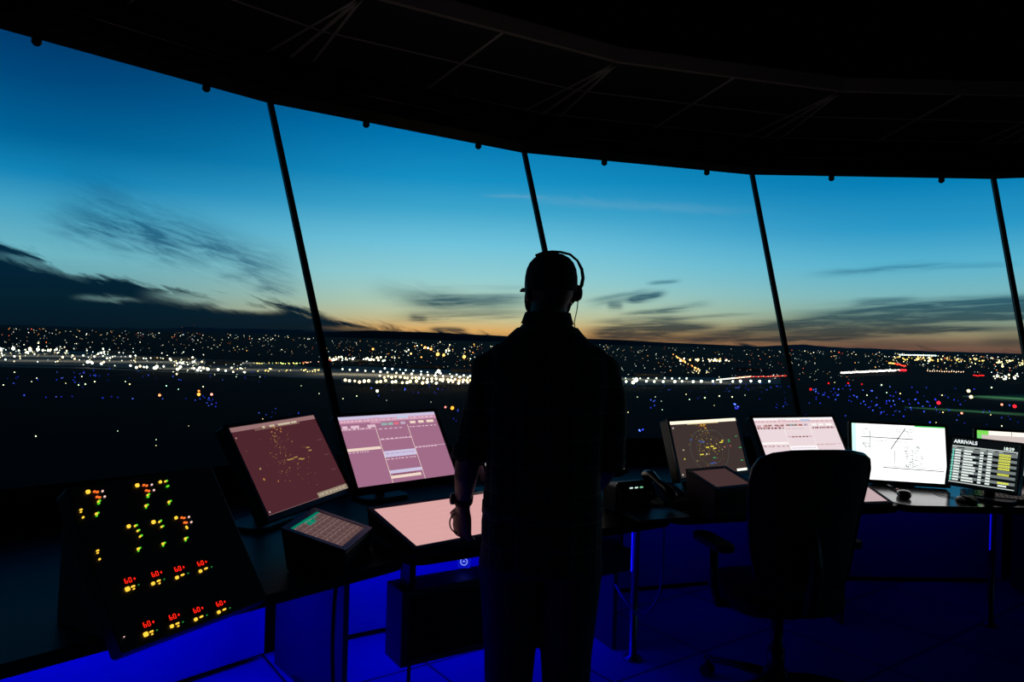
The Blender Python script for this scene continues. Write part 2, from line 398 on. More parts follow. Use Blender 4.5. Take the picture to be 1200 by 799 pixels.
for k in range(34): city.append((840+k*1.2, 445-k*.12+rnd(-.2, .2), .8, (255, 245, 215) if k < 18 else (255, 200, 160), 3))
for k in range(30): city.append((866+k*1.9, 442-k*.06+rnd(-.4, .3), .7, (255, 60, 50) if k % 3 else (255, 180, 150), 2))
for k in range(40): city.append((986+k*1.75, 436.8-k*.085+rnd(-.3, .3), .95, (255, 235, 215), 4))
for k in range(11): city.append((1042+k*1.9, 425+k*.35+rnd(-.5, .5), .9, (255, 60, 40) if k > 3 else (255, 190, 90), 3))
for k in range(6): city.append((1051+k*2, 433.8+rnd(-.4, .4), 1.1, (255, 30, 40), 4))
for k in range(16): city.append((1087+k*2.8, 434.3+k*.1+rnd(-.3, .3), .6, (255, 200, 160), 3))
for k in range(8): city.append((1141+k*1.7, 440+rnd(-.6, .6), .7, (255, 40, 40), 2))
zone(40, lambda: (rnd(1163, 1260), 441+random.gauss(0, 1.8)), (.5, 1.0), (2, 5), WARM)
for k in range(26): city.append((1054+k*1.7, 415.6+k*.04, .8, (225, 255, 240), 3))
zone(70, lambda: ((lambda u: (u, 419.5+(u-1050)*.03+random.gauss(0, 1.6)))(rnd(1045, 1155))), (.5, .85), (1, 4), [(255, 215, 110), (255, 190, 90), (255, 235, 160)])
zone(24, lambda: (rnd(1165, 1200), 424+random.gauss(0, 2)), (.5, .9), (2, 4), [(255, 235, 160)])
for k in range(12): city.append((738+k*16.3+rnd(-3, 3), 402+k*.22+rnd(-.6, .6), .75, (255, 255, 230), 3))
big = [(5, 452, 1.3, (255, 180, 110), 3)]
# wide scatter
def far_u(lo, hi, dlo, dhi):
    def f():
        u = rnd(lo, hi); d = dlo+(dhi-dlo)*random.random()**1.3; return u, hor(u)+d
    return f
MIX = WARM*2+ORG+[(255, 240, 210)]*3+[(220, 240, 255), (255, 90, 60)]
DIM = [.25, .35, .5, .5, .8, .8, 1.2, 2.5]
zone(330, far_u(-60, 380, 1.2, 26), (.25, .55), DIM, MIX)
zone(60, far_u(-60, 380, .8, 8), (.3, .65), (1, 3), MIX)
zone(220, far_u(380, 600, 6, 34), (.25, .55), DIM, MIX)
zone(330, far_u(690, 1000, 1.2, 38), (.25, .55), DIM, MIX)
zone(330, far_u(1000, 1260, 1.0, 24), (.25, .55), DIM, MIX)
zone(50, far_u(900, 1260, 0.8, 8), (.35, .65), (1, 3), MIX)
zone(100, far_u(1400, 2000, 3, 40), (.5, .75), (1, 3), MIX)
zone(80, far_u(-700, -80, 3, 40), (.5, .75), (1, 3), MIX)
# a sight line blocked by the man is not the way lights are chosen: keep all; the largest become things
city.sort(key=lambda c: -c[2]*min(c[4], 5))
GRP = 'street and yard lights of the city beyond the airfield'
vis = [c for c in city if -10 < c[0] < 1210]
for i_, c in enumerate(vis[:290]):                      # lamps stand apart from their neighbours
    gap_ = min([math.hypot(c[0]-d[0], (c[1]-d[1])*3) for d in vis[:290] if d is not c]); k_ = city.index(c); n_ = (c[0], c[1], max(.35, min(c[2], gap_*.5)), c[3], c[4]); city[k_] = n_; vis[i_] = n_
indiv = set(id(c) for c in vis[:290])
zones_l = [(-100, 310, 'yard lamp in the dense bright band of city lights left of the leftmost mullion', 'lamps of the bright band at far left'),
           (310, 600, 'yard lamp among the bright rows just left of the man in the cap', 'lamps in the bright rows left of the man'),
           (600, 940, 'lamp in the lit rows and roads just right of the man', 'lamps in the lit rows right of the man'),
           (940, 1300, 'small lamp along the distant lit roads above the white chart monitor', 'lamps along the roads at far right')]
stuff = {}
for c in city:
    u, v, px, rgb, s = c
    if v < hor(u)+.8: v = hor(u)+.8+random.random()
    if id(c) in indiv:
        z = [z for z in zones_l if z[0] <= u < z[1]][0]
        lamp('street_light', u, v, px, rgb, float(s), z[2], 'street light', z[3])
    else:
        stuff.setdefault((rgb, float(s)), []).append((u, v, px))
sb = BM(); smats = []
for (rgb, s), L in stuff.items():
    smats.append(E(rgb, s)); mi = len(smats)-1
    for u, v, px in L:
        p = gp(u, v); r = px/F*p.length; h = 8 if p.length < 12000 else 20; d = ray(u, v); t = (GZ+h-CH)/d.z; c = Vector((d.x*t, d.y*t, GZ+h)); r = px/F*c.length
        vs = [sb.verts.new(c+Vector(q)*r) for q in ((1, 0, 0), (0, 1, 0), (-1, 0, 0), (0, -1, 0), (0, 0, 1), (0, 0, -1))]
        for i in range(4):
            j = (i+1) % 4
            for a_, b_, e_ in ((i, j, 4), (j, i, 5)):
                f = sb.faces.new((vs[a_], vs[b_], vs[e_])); f.material_index = mi
o = obj('city_lights', sb, smats); prop(o, 'countless tiny distant lights of the city spread below the horizon', 'city lights', None, 'stuff')
# blue taxiway lights
BL = [(40, 60, 230), (60, 90, 240), (40, 40, 170), (30, 45, 150), (90, 120, 255)]
blue = []
def bz(n, f, px=(.35, .6), s=1):
    for _ in range(n):
        u, v = f(); blue.append((u, v, rnd(*px), random.choice(BL), s))
bz(30, lambda: (rnd(0, 315), random.gauss(443, 5)))
bz(16, lambda: (rnd(85, 130), random.gauss(440, 3)))
bz(14, lambda: ((lambda u: (u, 463+.02*u+rnd(-1.5, 1.5)))(rnd(25, 260))), (.6, .8))
bz(12, lambda: (rnd(238, 254), rnd(464, 478)), (.45, .7))
bz(16, lambda: (rnd(435, 535), random.gauss(457, 3)), (.4, .7), 2)
bz(5, lambda: (rnd(529, 546), rnd(480, 500)), (.5, .8))
bz(12, lambda: (rnd(300, 372), rnd(478, 490)), (.4, .65))
bz(34, lambda: (rnd(735, 930), random.gauss(455, 6)))
bz(7, lambda: (rnd(860, 866), rnd(473, 479)), (.6, .9), 3)
bz(6, lambda: (rnd(760, 768), rnd(468, 480)), (.6, .9))
bz(3, lambda: (rnd(748, 755), rnd(499, 505)), (.7, 1), 3)
bz(12, lambda: (rnd(908, 930), rnd(450, 478)))
bz(95, lambda: (random.gauss(1062, 50), random.gauss(470, 11)), (.35, .7), 2)
bz(22, lambda: (rnd(950, 1000), random.gauss(460, 6)), (.5, .8))
bz(10, lambda: (rnd(1110, 1195), rnd(480, 500)))
for u, v, px, rgb, s in blue:
    v = max(v, hor(u)+42)
    side = 'in the dark field left of the man in the cap' if u < 600 else 'in the dark field right of the man in the cap'
    lamp('taxiway_light', u, v, px, rgb, float(s), 'tiny blue taxiway light ' + side, 'taxiway light', 'blue taxiway lights ' + ('left' if u < 600 else 'right') + ' of the man')
WH = [(4, 451), (17, 436), (37, 447), (43, 443), (96, 441), (92, 451), (77, 449), (100, 450), (111, 447), (147, 447), (152, 450), (195, 452), (209, 456), (42, 511), (138, 505), (183, 515), (221, 499), (183, 522), (238, 453), (353, 452), (374, 461), (442, 458), (443, 458), (453, 469), (402, 467), (505, 471), (418, 464), (747, 465), (768, 465), (775, 470), (776, 480), (736, 483), (804, 462), (808, 468), (826, 466), (843, 464), (858, 465), (873, 463), (837, 475), (978, 448), (1033, 451), (1039, 460), (1055, 461), (1016, 463), (1104, 463), (1135, 458), (1138, 465), (1162, 454), (1105, 483), (1161, 486), (1097, 495), (1174, 499), (308, 491), (365, 489)]
for i, (u, v) in enumerate(WH):
    side = 'left' if u < 600 else 'right'
    bigp = (u, v) in ((1135, 458), (1138, 465), (1060, 461), (442, 458))
    lamp('field_light', u, v, 1.5 if bigp else rnd(.4, .75), random.choice([(255, 245, 200), (255, 225, 150), (235, 255, 200)]), 4.0 if bigp else 2.0,
         'small pale light standing in the dark airfield %s of the man in the cap' % side, 'airfield light', 'pale airfield lights %s of the man' % side)
for u, v, px, rgb, lab in ((530, 478, 2.0, (255, 140, 40), 'bright orange light on the airfield just left of the shirt sleeve'),
                           (522, 477, 1.1, (255, 120, 110), 'pink light beside the bright orange airfield light'),
                           (233, 462, 1.7, (255, 150, 60), 'orange airfield light above the left radar monitor, lower of two'),
                           (233, 458, 1.1, (255, 130, 50), 'orange airfield light above the left radar monitor, upper of two'),
                           (248, 462, 1.2, (255, 150, 130), 'pink airfield light above the left radar monitor'),
                           (187, 463, 1.3, (255, 140, 90), 'salmon airfield light left of the orange pair'),
                           (1100, 472, 1.7, (255, 30, 50), 'bright red airfield light above the white chart monitor'),
                           (1189, 476, 1.6, (255, 30, 40), 'bright red airfield light near the right edge'),
                           (1174, 474, 1.0, (255, 140, 110), 'salmon airfield light beside the red one at the right edge'),
                           (1127, 484, 1.0, (255, 150, 120), 'salmon airfield light below the green reflection strip'),
                           (950, 456, 1.3, (180, 15, 20), 'dim red airfield light right of the third mullion'),
                           (971, 449, .8, (200, 20, 20), 'faint red light left of the second faint red light'),
                           (994, 449, .8, (200, 20, 20), 'faint red light above the blue lights, middle one'),
                           (1010, 450, .7, (180, 20, 20), 'faint red light above the blue lights, rightmost of three')):
    lamp('beacon_light', u, v, px, rgb, 3.0, lab, 'airfield light')
# two masts with red lamps on the skyline
for u, top, lab in ((227, 377, 'taller radio mast with red lamps on the left skyline'), (213, 381, 'shorter radio mast with a red lamp on the left skyline')):
    p = gp(u, 394); hgt = (hor(u)+7-top)/F*p.length+30
    p = Vector((p.x, p.y, GZ)); t = thing('radio_mast', lab, 'mast', p)
    bm = BM(); tube(bm, [p, p+Vector((0, 0, hgt*.62))], [2.5, 1.2], 6)
    for k in range(3): a = k*2.1; tube(bm, [p+Vector((0, 0, hgt*.5)), p+Vector((math.cos(a)*60, math.sin(a)*60, 0))], .3, 4)
    obj('lattice_pole', bm, dmetal_m, t)
    for f in (.3, .62):
        bm = BM(); ell(bm, p+Vector((0, 0, hgt*f+2)), (3, 3, 3), seg=8); obj('warning_lamp', bm, E((255, 70, 40), 1.5), t)
# apron, road, painted green window reflections and low buildings by the bright band
conc = mat('apron_concrete', (.22, .22, .2), .9, var=.3, bscale=.02)
green_refl_m = mat('green_reflection_paint', (.05, .22, .07), 1, var=.5, bscale=.02)  # monitor reflections in the window, put into green strips on the ground
def strip(name, top, bot, m, label, cat, z=.25, kind=None):
    """ground strip between two image-plane polylines laid on the plain"""
    bm = BM(); us = [top[0][0]+(top[-1][0]-top[0][0])*i/24 for i in range(25)]
    a = [gp(u, pl(top, u)) for u in us]; b_ = [gp(u, pl(bot, u)) for u in us]
    Z = Vector((0, 0, z))
    z1 = Z-Vector((0, 0, .1))
    va_ = [bm.verts.new(p+Z) for p in a]; vb = [bm.verts.new(p+Z) for p in b_]
    v0 = [bm.verts.new(p+z1) for p in a]; v1 = [bm.verts.new(p+z1) for p in b_]
    for i in range(24):
        bm.faces.new((va_[i], va_[i+1], vb[i+1], vb[i])); bm.faces.new((v0[i+1], v0[i], v1[i], v1[i+1]))
        bm.faces.new((vb[i], vb[i+1], v1[i+1], v1[i])); bm.faces.new((va_[i+1], va_[i], v0[i], v0[i+1]))
    bm.faces.new((va_[0], vb[0], v1[0], v0[0])); bm.faces.new((vb[-1], va_[-1], v0[-1], v1[-1]))
    o = obj(name, bm, m)
    return prop(o, label, cat, None, kind)
strip('apron', [(-60, 406), (100, 412), (300, 425), (420, 434)], [(-60, 426), (100, 429), (300, 438), (420, 446)], conc, 'floodlit concrete yard under the bright lamps at far left', 'apron')
strip('apron', [(400, 429), (600, 436)], [(400, 449), (600, 452)], conc, 'floodlit concrete yard under the lamp rows left of the man', 'apron', .55)
strip('apron', [(700, 441), (915, 443)], [(700, 452), (915, 450)], conc, 'lit concrete yard under the lamp row right of the man', 'apron')
strip('service_road', [(-60, 427), (100, 430.5), (300, 439), (400, 443.5), (420, 447)], [(-60, 429), (100, 432), (300, 440.3), (400, 445), (420, 448)], conc, 'pale narrow road along the near edge of the bright band', 'road', .4)
strip('green_reflection', [(1060, 476.5), (1200, 484), (1290, 488)], [(1060, 478), (1200, 487.5), (1290, 492)], green_refl_m, 'long thin green strip standing for a window reflection, above the arrivals monitor', 'grass')
strip('green_reflection', [(1128, 464), (1170, 463), (1260, 461)], [(1128, 465), (1170, 469), (1260, 473)], green_refl_m, 'broad green patch standing for a window reflection at the right edge', 'grass')
bld_m = mat('warehouse_wall', (.3, .28, .24), .8, var=.2, bscale=.1); roof_m = mat('warehouse_roof', (.12, .12, .12), .8)
blds = [(20, 410, 120, 'left'), (75, 408, 90, 'left'), (140, 414, 140, 'left'), (176, 421, 110, 'left'), (212, 422, 80, 'left'), (262, 427, 100, 'left'), (430, 424, 100, 'mid'), (500, 431, 120, 'mid'), (546, 436, 80, 'mid'), (760, 441, 80, 'right'), (880, 434, 120, 'right'), (1110, 422, 200, 'right'), (1180, 430, 120, 'right')]
blab = ['long low warehouse at the left edge of the bright band', 'low flat building among the lamps near the left edge', 'wide warehouse in the middle of the left bright band', 'flat roofed building with lamps before it in the left bright band', 'small low building right of the wide warehouse', 'low building just left of the first mullion lights', 'low building behind the first lamp row right of the first mullion', 'long warehouse behind the lamp rows left of the man', 'low building nearest the left of the man', 'low building behind the brightest floodlight right of the man', 'low building behind the road left of the third mullion', 'long flat building with yellow lights above the chart monitor', 'flat building near the right edge lights']
for (u, v, w, _), lab in zip(blds, blab):
    p = gp(u, v); M = T(p.x, p.y, GZ+.27, rnd(-.4, .4)-math.atan2(p.x, p.y)); t = thing('warehouse', lab, 'building', (p.x, p.y, GZ+.27))
    bm = BM(); box(bm, M, (0, 0, 5), (w, 45, 10)); obj('building_walls', bm, bld_m, t)
    bm = BM(); hexa(bm, [M @ Vector(q) for q in ((-w/2-1, -24, 10), (w/2+1, -24, 10), (w/2+1, 24, 10), (-w/2-1, 24, 10))], [M @ Vector(q) for q in ((-w/2-1, -2, 13), (w/2+1, -2, 13), (w/2+1, 2, 13), (-w/2-1, 2, 13))]); obj('roof', bm, roof_m, t)
def area(loc, rot, sx, sy, col, w, name='lamp_light', spread=None):
    l = bpy.data.lights.new(name, 'AREA'); l.shape = 'RECTANGLE'; l.size = sx; l.size_y = sy; l.color = col; l.energy = w
    if spread: l.spread = spread
    o = bpy.data.objects.new(name, l); C.objects.link(o)
    o.matrix_world = Matrix.Translation(loc) @ rot; return o
def yard(u, v, sx, sy, col, w):
    p = gp(u, v); p.z = GZ+35
    area(p, Matrix.Rotation(-math.atan2(p.x, p.y), 4, 'Z'), sx, sy, col, w, 'floodlight')
yard(40, 417, 700, 120, (1, .95, .8), 1.3e5); yard(170, 424, 700, 120, (1, .93, .75), 1.5e5); yard(280, 433, 400, 60, (1, .9, .7), 6e4)
yard(470, 440, 380, 90, (1, .85, .6), 1.6e5); yard(570, 446, 150, 50, (1, .55, .2), 1.2e5); yard(780, 446, 300, 40, (1, .95, .75), 6e4)
yard(1140, 482, 160, 20, (.8, 1, .85), 1.2e4); yard(1190, 467, 140, 40, (.8, 1, .85), 3e4)  # area lights added only to brighten the green reflection strips

# ------------------------------------------------------------------ sky
W = bpy.data.worlds.new('dusk_sky'); bpy.context.scene.world = W; W.use_nodes = True; nt = W.node_tree; nt.nodes.clear()
class V:
    def __init__(s, k): s.k = k
    def _op(s, op, o=None, c=None, r=False):
        n = nt.nodes.new('ShaderNodeMath'); n.operation = op
        args = [s, o, c] if not r else [o, s, c]
        for i, a in enumerate(args):
            if a is None: continue
            if isinstance(a, V): nt.links.new(a.k, n.inputs[i])
            else: n.inputs[i].default_value = a
        return V(n.outputs[0])
    def __add__(s, o): return s._op('ADD', o)
    def __radd__(s, o): return s._op('ADD', o)
    def __sub__(s, o): return s._op('SUBTRACT', o)
    def __rsub__(s, o): return s._op('SUBTRACT', o, r=True)
    def __mul__(s, o): return s._op('MULTIPLY', o)
    def __rmul__(s, o): return s._op('MULTIPLY', o)
    def __truediv__(s, o): return s._op('DIVIDE', o)
    def f(s, op, o=None): return s._op(op, o)
    def exp(s): return s._op('POWER', s, r=False) if 0 else V(_exp(s))
def _exp(s):
    n = nt.nodes.new('ShaderNodeMath'); n.operation = 'EXPONENT'; nt.links.new(s.k, n.inputs[0]); return n.outputs[0]
def sstep(x, a, b):
    n = nt.nodes.new('ShaderNodeMapRange'); n.interpolation_type = 'SMOOTHSTEP'; nt.links.new(x.k, n.inputs[0])
    n.inputs[1].default_value = a; n.inputs[2].default_value = b; return V(n.outputs[0])
def mixc(fac, a, b):
    n = nt.nodes.new('ShaderNodeMix'); n.data_type = 'RGBA'; nt.links.new(fac.k, n.inputs[0])
    for i, x in ((6, a), (7, b)):
        if isinstance(x, tuple): n.inputs[i].default_value = (*x, 1)
        else: nt.links.new(x, n.inputs[i])
    return n.outputs[2]
def vec(x, y, z):
    n = nt.nodes.new('ShaderNodeCombineXYZ')
    for i, a in enumerate((x, y, z)):
        if isinstance(a, V): nt.links.new(a.k, n.inputs[i])
        else: n.inputs[i].default_value = a
    return n.outputs[0]
def nz(v, scale, detail=4, rough=.55, dist=0):
    n = nt.nodes.new('ShaderNodeTexNoise'); nt.links.new(v, n.inputs['Vector']); n.inputs['Scale'].default_value = scale
    n.inputs['Detail'].default_value = detail; n.inputs['Roughness'].default_value = rough; n.inputs['Distortion'].default_value = dist
    return V(n.outputs['Fac'])
tc = nt.nodes.new('ShaderNodeTexCoord'); sx = nt.nodes.new('ShaderNodeSeparateXYZ'); nt.links.new(tc.outputs['Generated'], sx.inputs[0])
x, y, z = V(sx.outputs[0]), V(sx.outputs[1]), V(sx.outputs[2])
el = z.f('ARCSINE')*(180/PI); az = x.f('ARCTAN2', y)*(180/PI)
def azel(u, v):
    d = ray(u, v).normalized(); return math.degrees(math.atan2(d.x, d.y)), math.degrees(math.asin(d.z))
def ramp(fac, stops, interp='LINEAR'):
    n = nt.nodes.new('ShaderNodeValToRGB'); nt.links.new(fac.k, n.inputs[0]); e = n.color_ramp.elements; n.color_ramp.interpolation = interp
    while len(e) > 1: e.remove(e[0])
    e[0].position = stops[0][0]; e[0].color = (*lin(stops[0][1]), 1)
    for p, c in stops[1:]:
        q = e.new(p); q.color = (*lin(c), 1)
    return n.outputs[0]
def fcurve(fac, pts, lo, hi):
    """piecewise function of fac in [lo,hi] -> value"""
    n = nt.nodes.new('ShaderNodeValToRGB'); t = (fac-lo)/(hi-lo); nt.links.new(t.k, n.inputs[0]); e = n.color_ramp.elements; n.color_ramp.interpolation = 'B_SPLINE' if 0 else 'LINEAR'
    while len(e) > 1: e.remove(e[0])
    S = 20.0
    for i, (p, val) in enumerate(pts):
        q = e[0] if i == 0 else e.new((p-lo)/(hi-lo))
        q.position = (p-lo)/(hi-lo); q.color = (val/S,)*3+(1,)
    return V(n.outputs[0])*S
S90 = 90.0
t = el/S90
cen = ramp(t, [(0, (185, 130, 80)), (.7/90, (222, 172, 102)), (1.6/90, (202, 196, 150)), (2.8/90, (180, 206, 184)), (4.8/90, (148, 206, 212)), (7.4/90, (112, 195, 221)), (10/90, (62, 166, 206)), (12.3/90, (22, 144, 197)), (15.5/90, (0, 118, 178)), (20/90, (0, 72, 125)), (26/90, (0, 42, 88)), (40/90, (0, 16, 40)), (1, (0, 6, 18))])
rgt = ramp(t, [(0, (105, 72, 62)), (.6/90, (128, 100, 80)), (1.3/90, (152, 142, 110)), (2.3/90, (144, 170, 150)), (3.8/90, (126, 184, 190)), (6/90, (90, 180, 209)), (8.5/90, (42, 152, 200)), (11.5/90, (5, 128, 184)), (15/90, (0, 106, 162)), (20/90, (0, 70, 115)), (26/90, (0, 40, 80)), (40/90, (0, 15, 38)), (1, (0, 6, 18))])
lef = ramp(t, [(0, (60, 80, 80)), (2/90, (110, 150, 150)), (5/90, (110, 182, 198)), (8/90, (68, 162, 197)), (10/90, (18, 132, 184)), (12.5/90, (0, 98, 152)), (16/90, (0, 72, 125)), (20/90, (0, 48, 98)), (26/90, (0, 30, 70)), (40/90, (0, 12, 34)), (1, (0, 6, 18))])
sky = mixc(sstep(az, -2, 30), cen, rgt)
sky = mixc(sstep(az*-1, 4, 34), sky, lef)
# streaky noise running gently down to the right on the left half, level on the right half
a0 = az*.1; e0 = el*.1
slopeL = e0+a0*.30
nL = nz(vec(a0*1.0, slopeL*5.5, 3.1), 1.6, 6, .6, .35)
nF = nz(vec(a0*2.2, slopeL*11, 8.3), 2.2, 6, .65, .5)
nR = nz(vec(a0*.55, (e0-a0*.035)*9, 5.7), 1.6, 5, .55, .25)
nRf = nz(vec(a0*1.5, (e0-a0*.05)*20, 1.7), 1.8, 5, .6, .4)
def stroke(u0, v0, u1, v1, w, amp, wig=None, k=1.6):
    """soft band between two directions"""
    A, B = azel(u0, v0), azel(u1, v1); dx, dy = B[0]-A[0], B[1]-A[1]; L = math.hypot(dx, dy); cx, cy = (A[0]+B[0])/2, (A[1]+B[1])/2; ux, uy = dx/L, dy/L
    px_, py_ = az-cx, el-cy
    s = (px_*ux+py_*uy)/(L/2); q = (py_*ux-px_*uy)
    if wig is not None: q = q+(wig-.5)*k
    q = q/(w*1.35/850*57.3)
    g = V(_exp((s*s*s*s+q*q)*-1.0))
    return g*amp
def total(L):
    r = L[0]
    for q in L[1:]: r = r+q
    return r
# high veil, left
veil = total([stroke(90, 215, 240, 300, 16, .55, nL), stroke(60, 252, 215, 290, 14, .75, nF, 1.0), stroke(230, 280, 345, 320, 16, .5, nF, 1.2), stroke(200, 250, 345, 345, 12, .35, nF, 1.4), stroke(255, 325, 300, 325, 3, .5, nF, .6), stroke(300, 338, 345, 342, 3, .6, nF, .5)])
veil = veil*(sstep(nF, .22, .72)*.75+.15)
# big bank at left
top = fcurve(az, [(azel(-200, 262)[0], azel(-200, 262)[1]), azel(0, 277), azel(40, 287), azel(75, 312), azel(110, 323), azel(200, 338), azel(250, 341), azel(300, 351), azel(340, 359), azel(400, 374), azel(450, 381), azel(520, 388), azel(560, 392), azel(600, 394.5), azel(760, 403)], -45, 45)
bank = sstep(top+(nL-.5)*3.0+(nF-.5)*1.6-el, -.25, .55)
gap = total([stroke(92, 348, 160, 352, 2.0, .6, nF, .8), stroke(185, 345, 300, 357, 4.5, 1.15, nF, 1.0), stroke(255, 359, 325, 364, 2.5, 1.2, nF, .6), stroke(0, 298, 95, 322, 3, .55, nF, 1.4), stroke(380, 384, 480, 388, 2, .3, nF, .5)])
bank = (bank-gap*.75).f('MAXIMUM', 0.0)
midc = total([stroke(480, 355, 625, 350, 7, .8, nR, 2.0), stroke(470, 372, 620, 366, 4, .55, nRf, 1.2), stroke(440, 340, 540, 352, 8, .3, nF, 1.5), stroke(505, 386, 545, 387, 2.0, 1.2, nRf, .5), stroke(480, 371, 500, 374, 3, .5, nRf, .5),
              stroke(695, 357, 760, 347, 3, .45, nRf, .7), stroke(738, 352, 778, 344, 3.0, 1.2, nRf, .35), stroke(712, 358, 730, 359, 3, .8, nRf, .3), stroke(760, 332, 795, 329, 1.6, .6, nRf, .2), stroke(690, 352, 760, 340, 2.0, .5, nRf, .5),
              stroke(770, 365, 830, 355, 3, .35, nRf, .6), stroke(690, 389, 800, 382, 5.5, 1.15, nR, 1.2), stroke(760, 387, 840, 383, 4, .9, nR, .8), stroke(690, 397, 900, 396, 4.5, .75, nRf, .6), stroke(700, 376, 800, 371, 2.2, .5, nRf, .6)])
rt_ = total([stroke(960, 321, 1110, 309, 2.6, .55, nRf, .6), stroke(1110, 312, 1190, 309, 1.8, .25, nRf, .5), stroke(940, 372, 1270, 353, 6.5, 1.1, nR, 1.2), stroke(1010, 361, 1300, 349, 3.5, .8, nRf, .6), stroke(730, 368, 800, 362, 1.6, .7, nRf, .5), stroke(760, 375, 880, 368, 1.6, .5, nRf, .5), stroke(820, 399, 1000, 397, 2.0, .7, nRf, .4), stroke(880, 384, 1300, 365, 2.5, .6, nRf, .6), stroke(1000, 355, 1070, 350, 3, .5, nRf, 1.0), stroke(880, 379, 1230, 372, 4, .8, nR, .8), stroke(830, 391, 1010, 382, 4.5, .85, nR, .8), stroke(900, 395, 1100, 389, 3.5, .75, nRf, .7), stroke(960, 388, 1230, 384, 2.5, .6, nRf, .6), stroke(940, 404, 1220, 402, 3.5, .4, nR, .8), stroke(1150, 400, 1260, 398, 6, .5, nR, .8),
             stroke(1020, 386, 1150, 385, 1.6, .5, nRf, .4)])
wisp = total([stroke(620, 232, 870, 247, 3.5, .22, nF, 1.0), stroke(570, 229, 640, 231, 1.2, .3, nF, .3)])
# distant cumulus tops hugging the horizon left of the man
D1 = (midc+rt_).f('MINIMUM', .93)
D1 = D1*(sstep(nRf, .25, .55)*.45+.55)
warm = ramp(t, [(0, (46, 40, 44)), (1.2/90, (54, 60, 60)), (2.5/90, (44, 78, 88)), (4/90, (28, 84, 106)), (6/90, (24, 96, 132)), (9/90, (8, 84, 128)), (14/90, (0, 60, 100)), (1, (0, 8, 20))])
cold = ramp(t, [(0, (4, 24, 36)), (1.5/90, (2, 28, 42)), (4/90, (0, 32, 52)), (7/90, (0, 46, 74)), (10/90, (0, 62, 100)), (14/90, (0, 56, 96)), (1, (0, 8, 20))])
pinkw = (lin((225, 200, 190)))
sky = mixc(wisp, sky, lin((120, 170, 195)))
sky = mixc(D1, sky, warm)
sky = mixc(veil.f('MINIMUM', .8), sky, ramp(t, [(0, (10, 60, 85)), (8/90, (0, 78, 118)), (14/90, (0, 62, 110)), (1, (0, 8, 20))]))
sky = mixc(bank.f('MINIMUM', .994), sky, cold)
# the sky away from the afterglow is much darker
away = sstep(az.f('ABSOLUTE'), 55, 140)
sky = mixc(away, sky, lin((2, 8, 20)))
below = sstep(el*-1, .3, 1.5)
sky = mixc(below, sky, lin((4, 5, 6)))
bg = nt.nodes.new('ShaderNodeBackground'); bg.inputs[1].default_value = 1.0
wo = nt.nodes.new('ShaderNodeOutputWorld'); nt.links.new(sky, bg.inputs[0]); nt.links.new(bg.outputs[0], wo.inputs[0])

# ------------------------------------------------------------------ console worktops
AP = 4.765; DT = .75
bounds = [R_(a) for a in (-70.2, -55.2, -40.2, -25.2, -10.2, 4.8, 19.8)]
wlab = ['black console worktop carrying the lit control panel at far left', 'black console worktop under the left radar monitor, with rounded corner', 'black console worktop in front of the man in the cap', 'black console worktop under the dark radar monitor by the office chair', 'black console worktop under the chart monitor, holding two mice', 'black console worktop at the right edge beyond the arrivals monitor']
def wt(bound_a, bound_b):
    m = (bound_a+bound_b)/2; n = Vector((math.sin(m), math.cos(m), 0)); t_ = Vector((math.cos(m), -math.sin(m), 0))
    return m, n, t_
for i in range(6):
    a, b_ = bounds[i], bounds[i+1]; m, n, tg = wt(a, b_); hw = AP*math.tan((b_-a)/2)-.004; hb = (RP-.03)*math.tan((b_-a)/2)-.004
    o0 = Vector((CX, CY, 0))
    f, bk = o0+n*AP, o0+n*(RP*math.cos(PI/24)-.17)
    hb = (bk-o0).length*math.tan((b_-a)/2)-.004
    pts = [f-tg*hw, f+tg*hw, bk+tg*hb, bk-tg*hb]
    # round the two front corners
    rr = .07; P = []
    for idx in range(4):
        p = pts[idx]
        if idx in (0, 1):
            pv, nx = pts[idx-1], pts[(idx+1) % 4]; d0 = (pv-p).normalized(); d1 = (nx-p).normalized()
            for s in range(6):
                q = s/5; P.append(p+d0*rr*(1-q)**2+d1*rr*q**2)
        else: P.append(p)
    bm = BM(); hexa(bm, [p+Vector((0, 0, DT-.035)) for p in P], [p+Vector((0, 0, DT)) for p in P])
    o = obj('console_worktop', bm, shelf_m if i == 1 else (desk_g if i == 4 else desk_m), bevel=.004); prop(o, wlab[i], 'desk', 'console worktops under the windows')
# support panels between the modules, back panels, led strips and their light
slab_ = ['console support panel standing left of the lit control panel', 'console support panel under the lit control panel', 'console support panel left of the man in the cap, below the desk corner', 'console support panel right of the man in the cap, lit blue', 'console support panel beside the office chair', 'console support panel at right, below the mice', 'console support panel at the right edge']
for i, a in enumerate(bounds):
    n = Vector((math.sin(a), math.cos(a), 0)); o0 = Vector((CX, CY, 0)); s = Vector((n.y, -n.x, 0))*.012
    p, q = o0+n*5.25, o0+n*5.9
    bm = BM(); hexa(bm, [p-s, p+s, q+s, q-s], [v+Vector((0, 0, DT-.036)) for v in (p-s, p+s, q+s, q-s)])
    prop(obj('support_panel', bm, panel_m, bevel=.003), slab_[i], 'desk support', 'panels holding up the console worktops')
blue = (.0, .0, 1.0)
led_m = emi('blue_led', (10, 20, 255), 3.0, False)
BW = [8.0, 13.0, 9.0, .45, .08, .15]
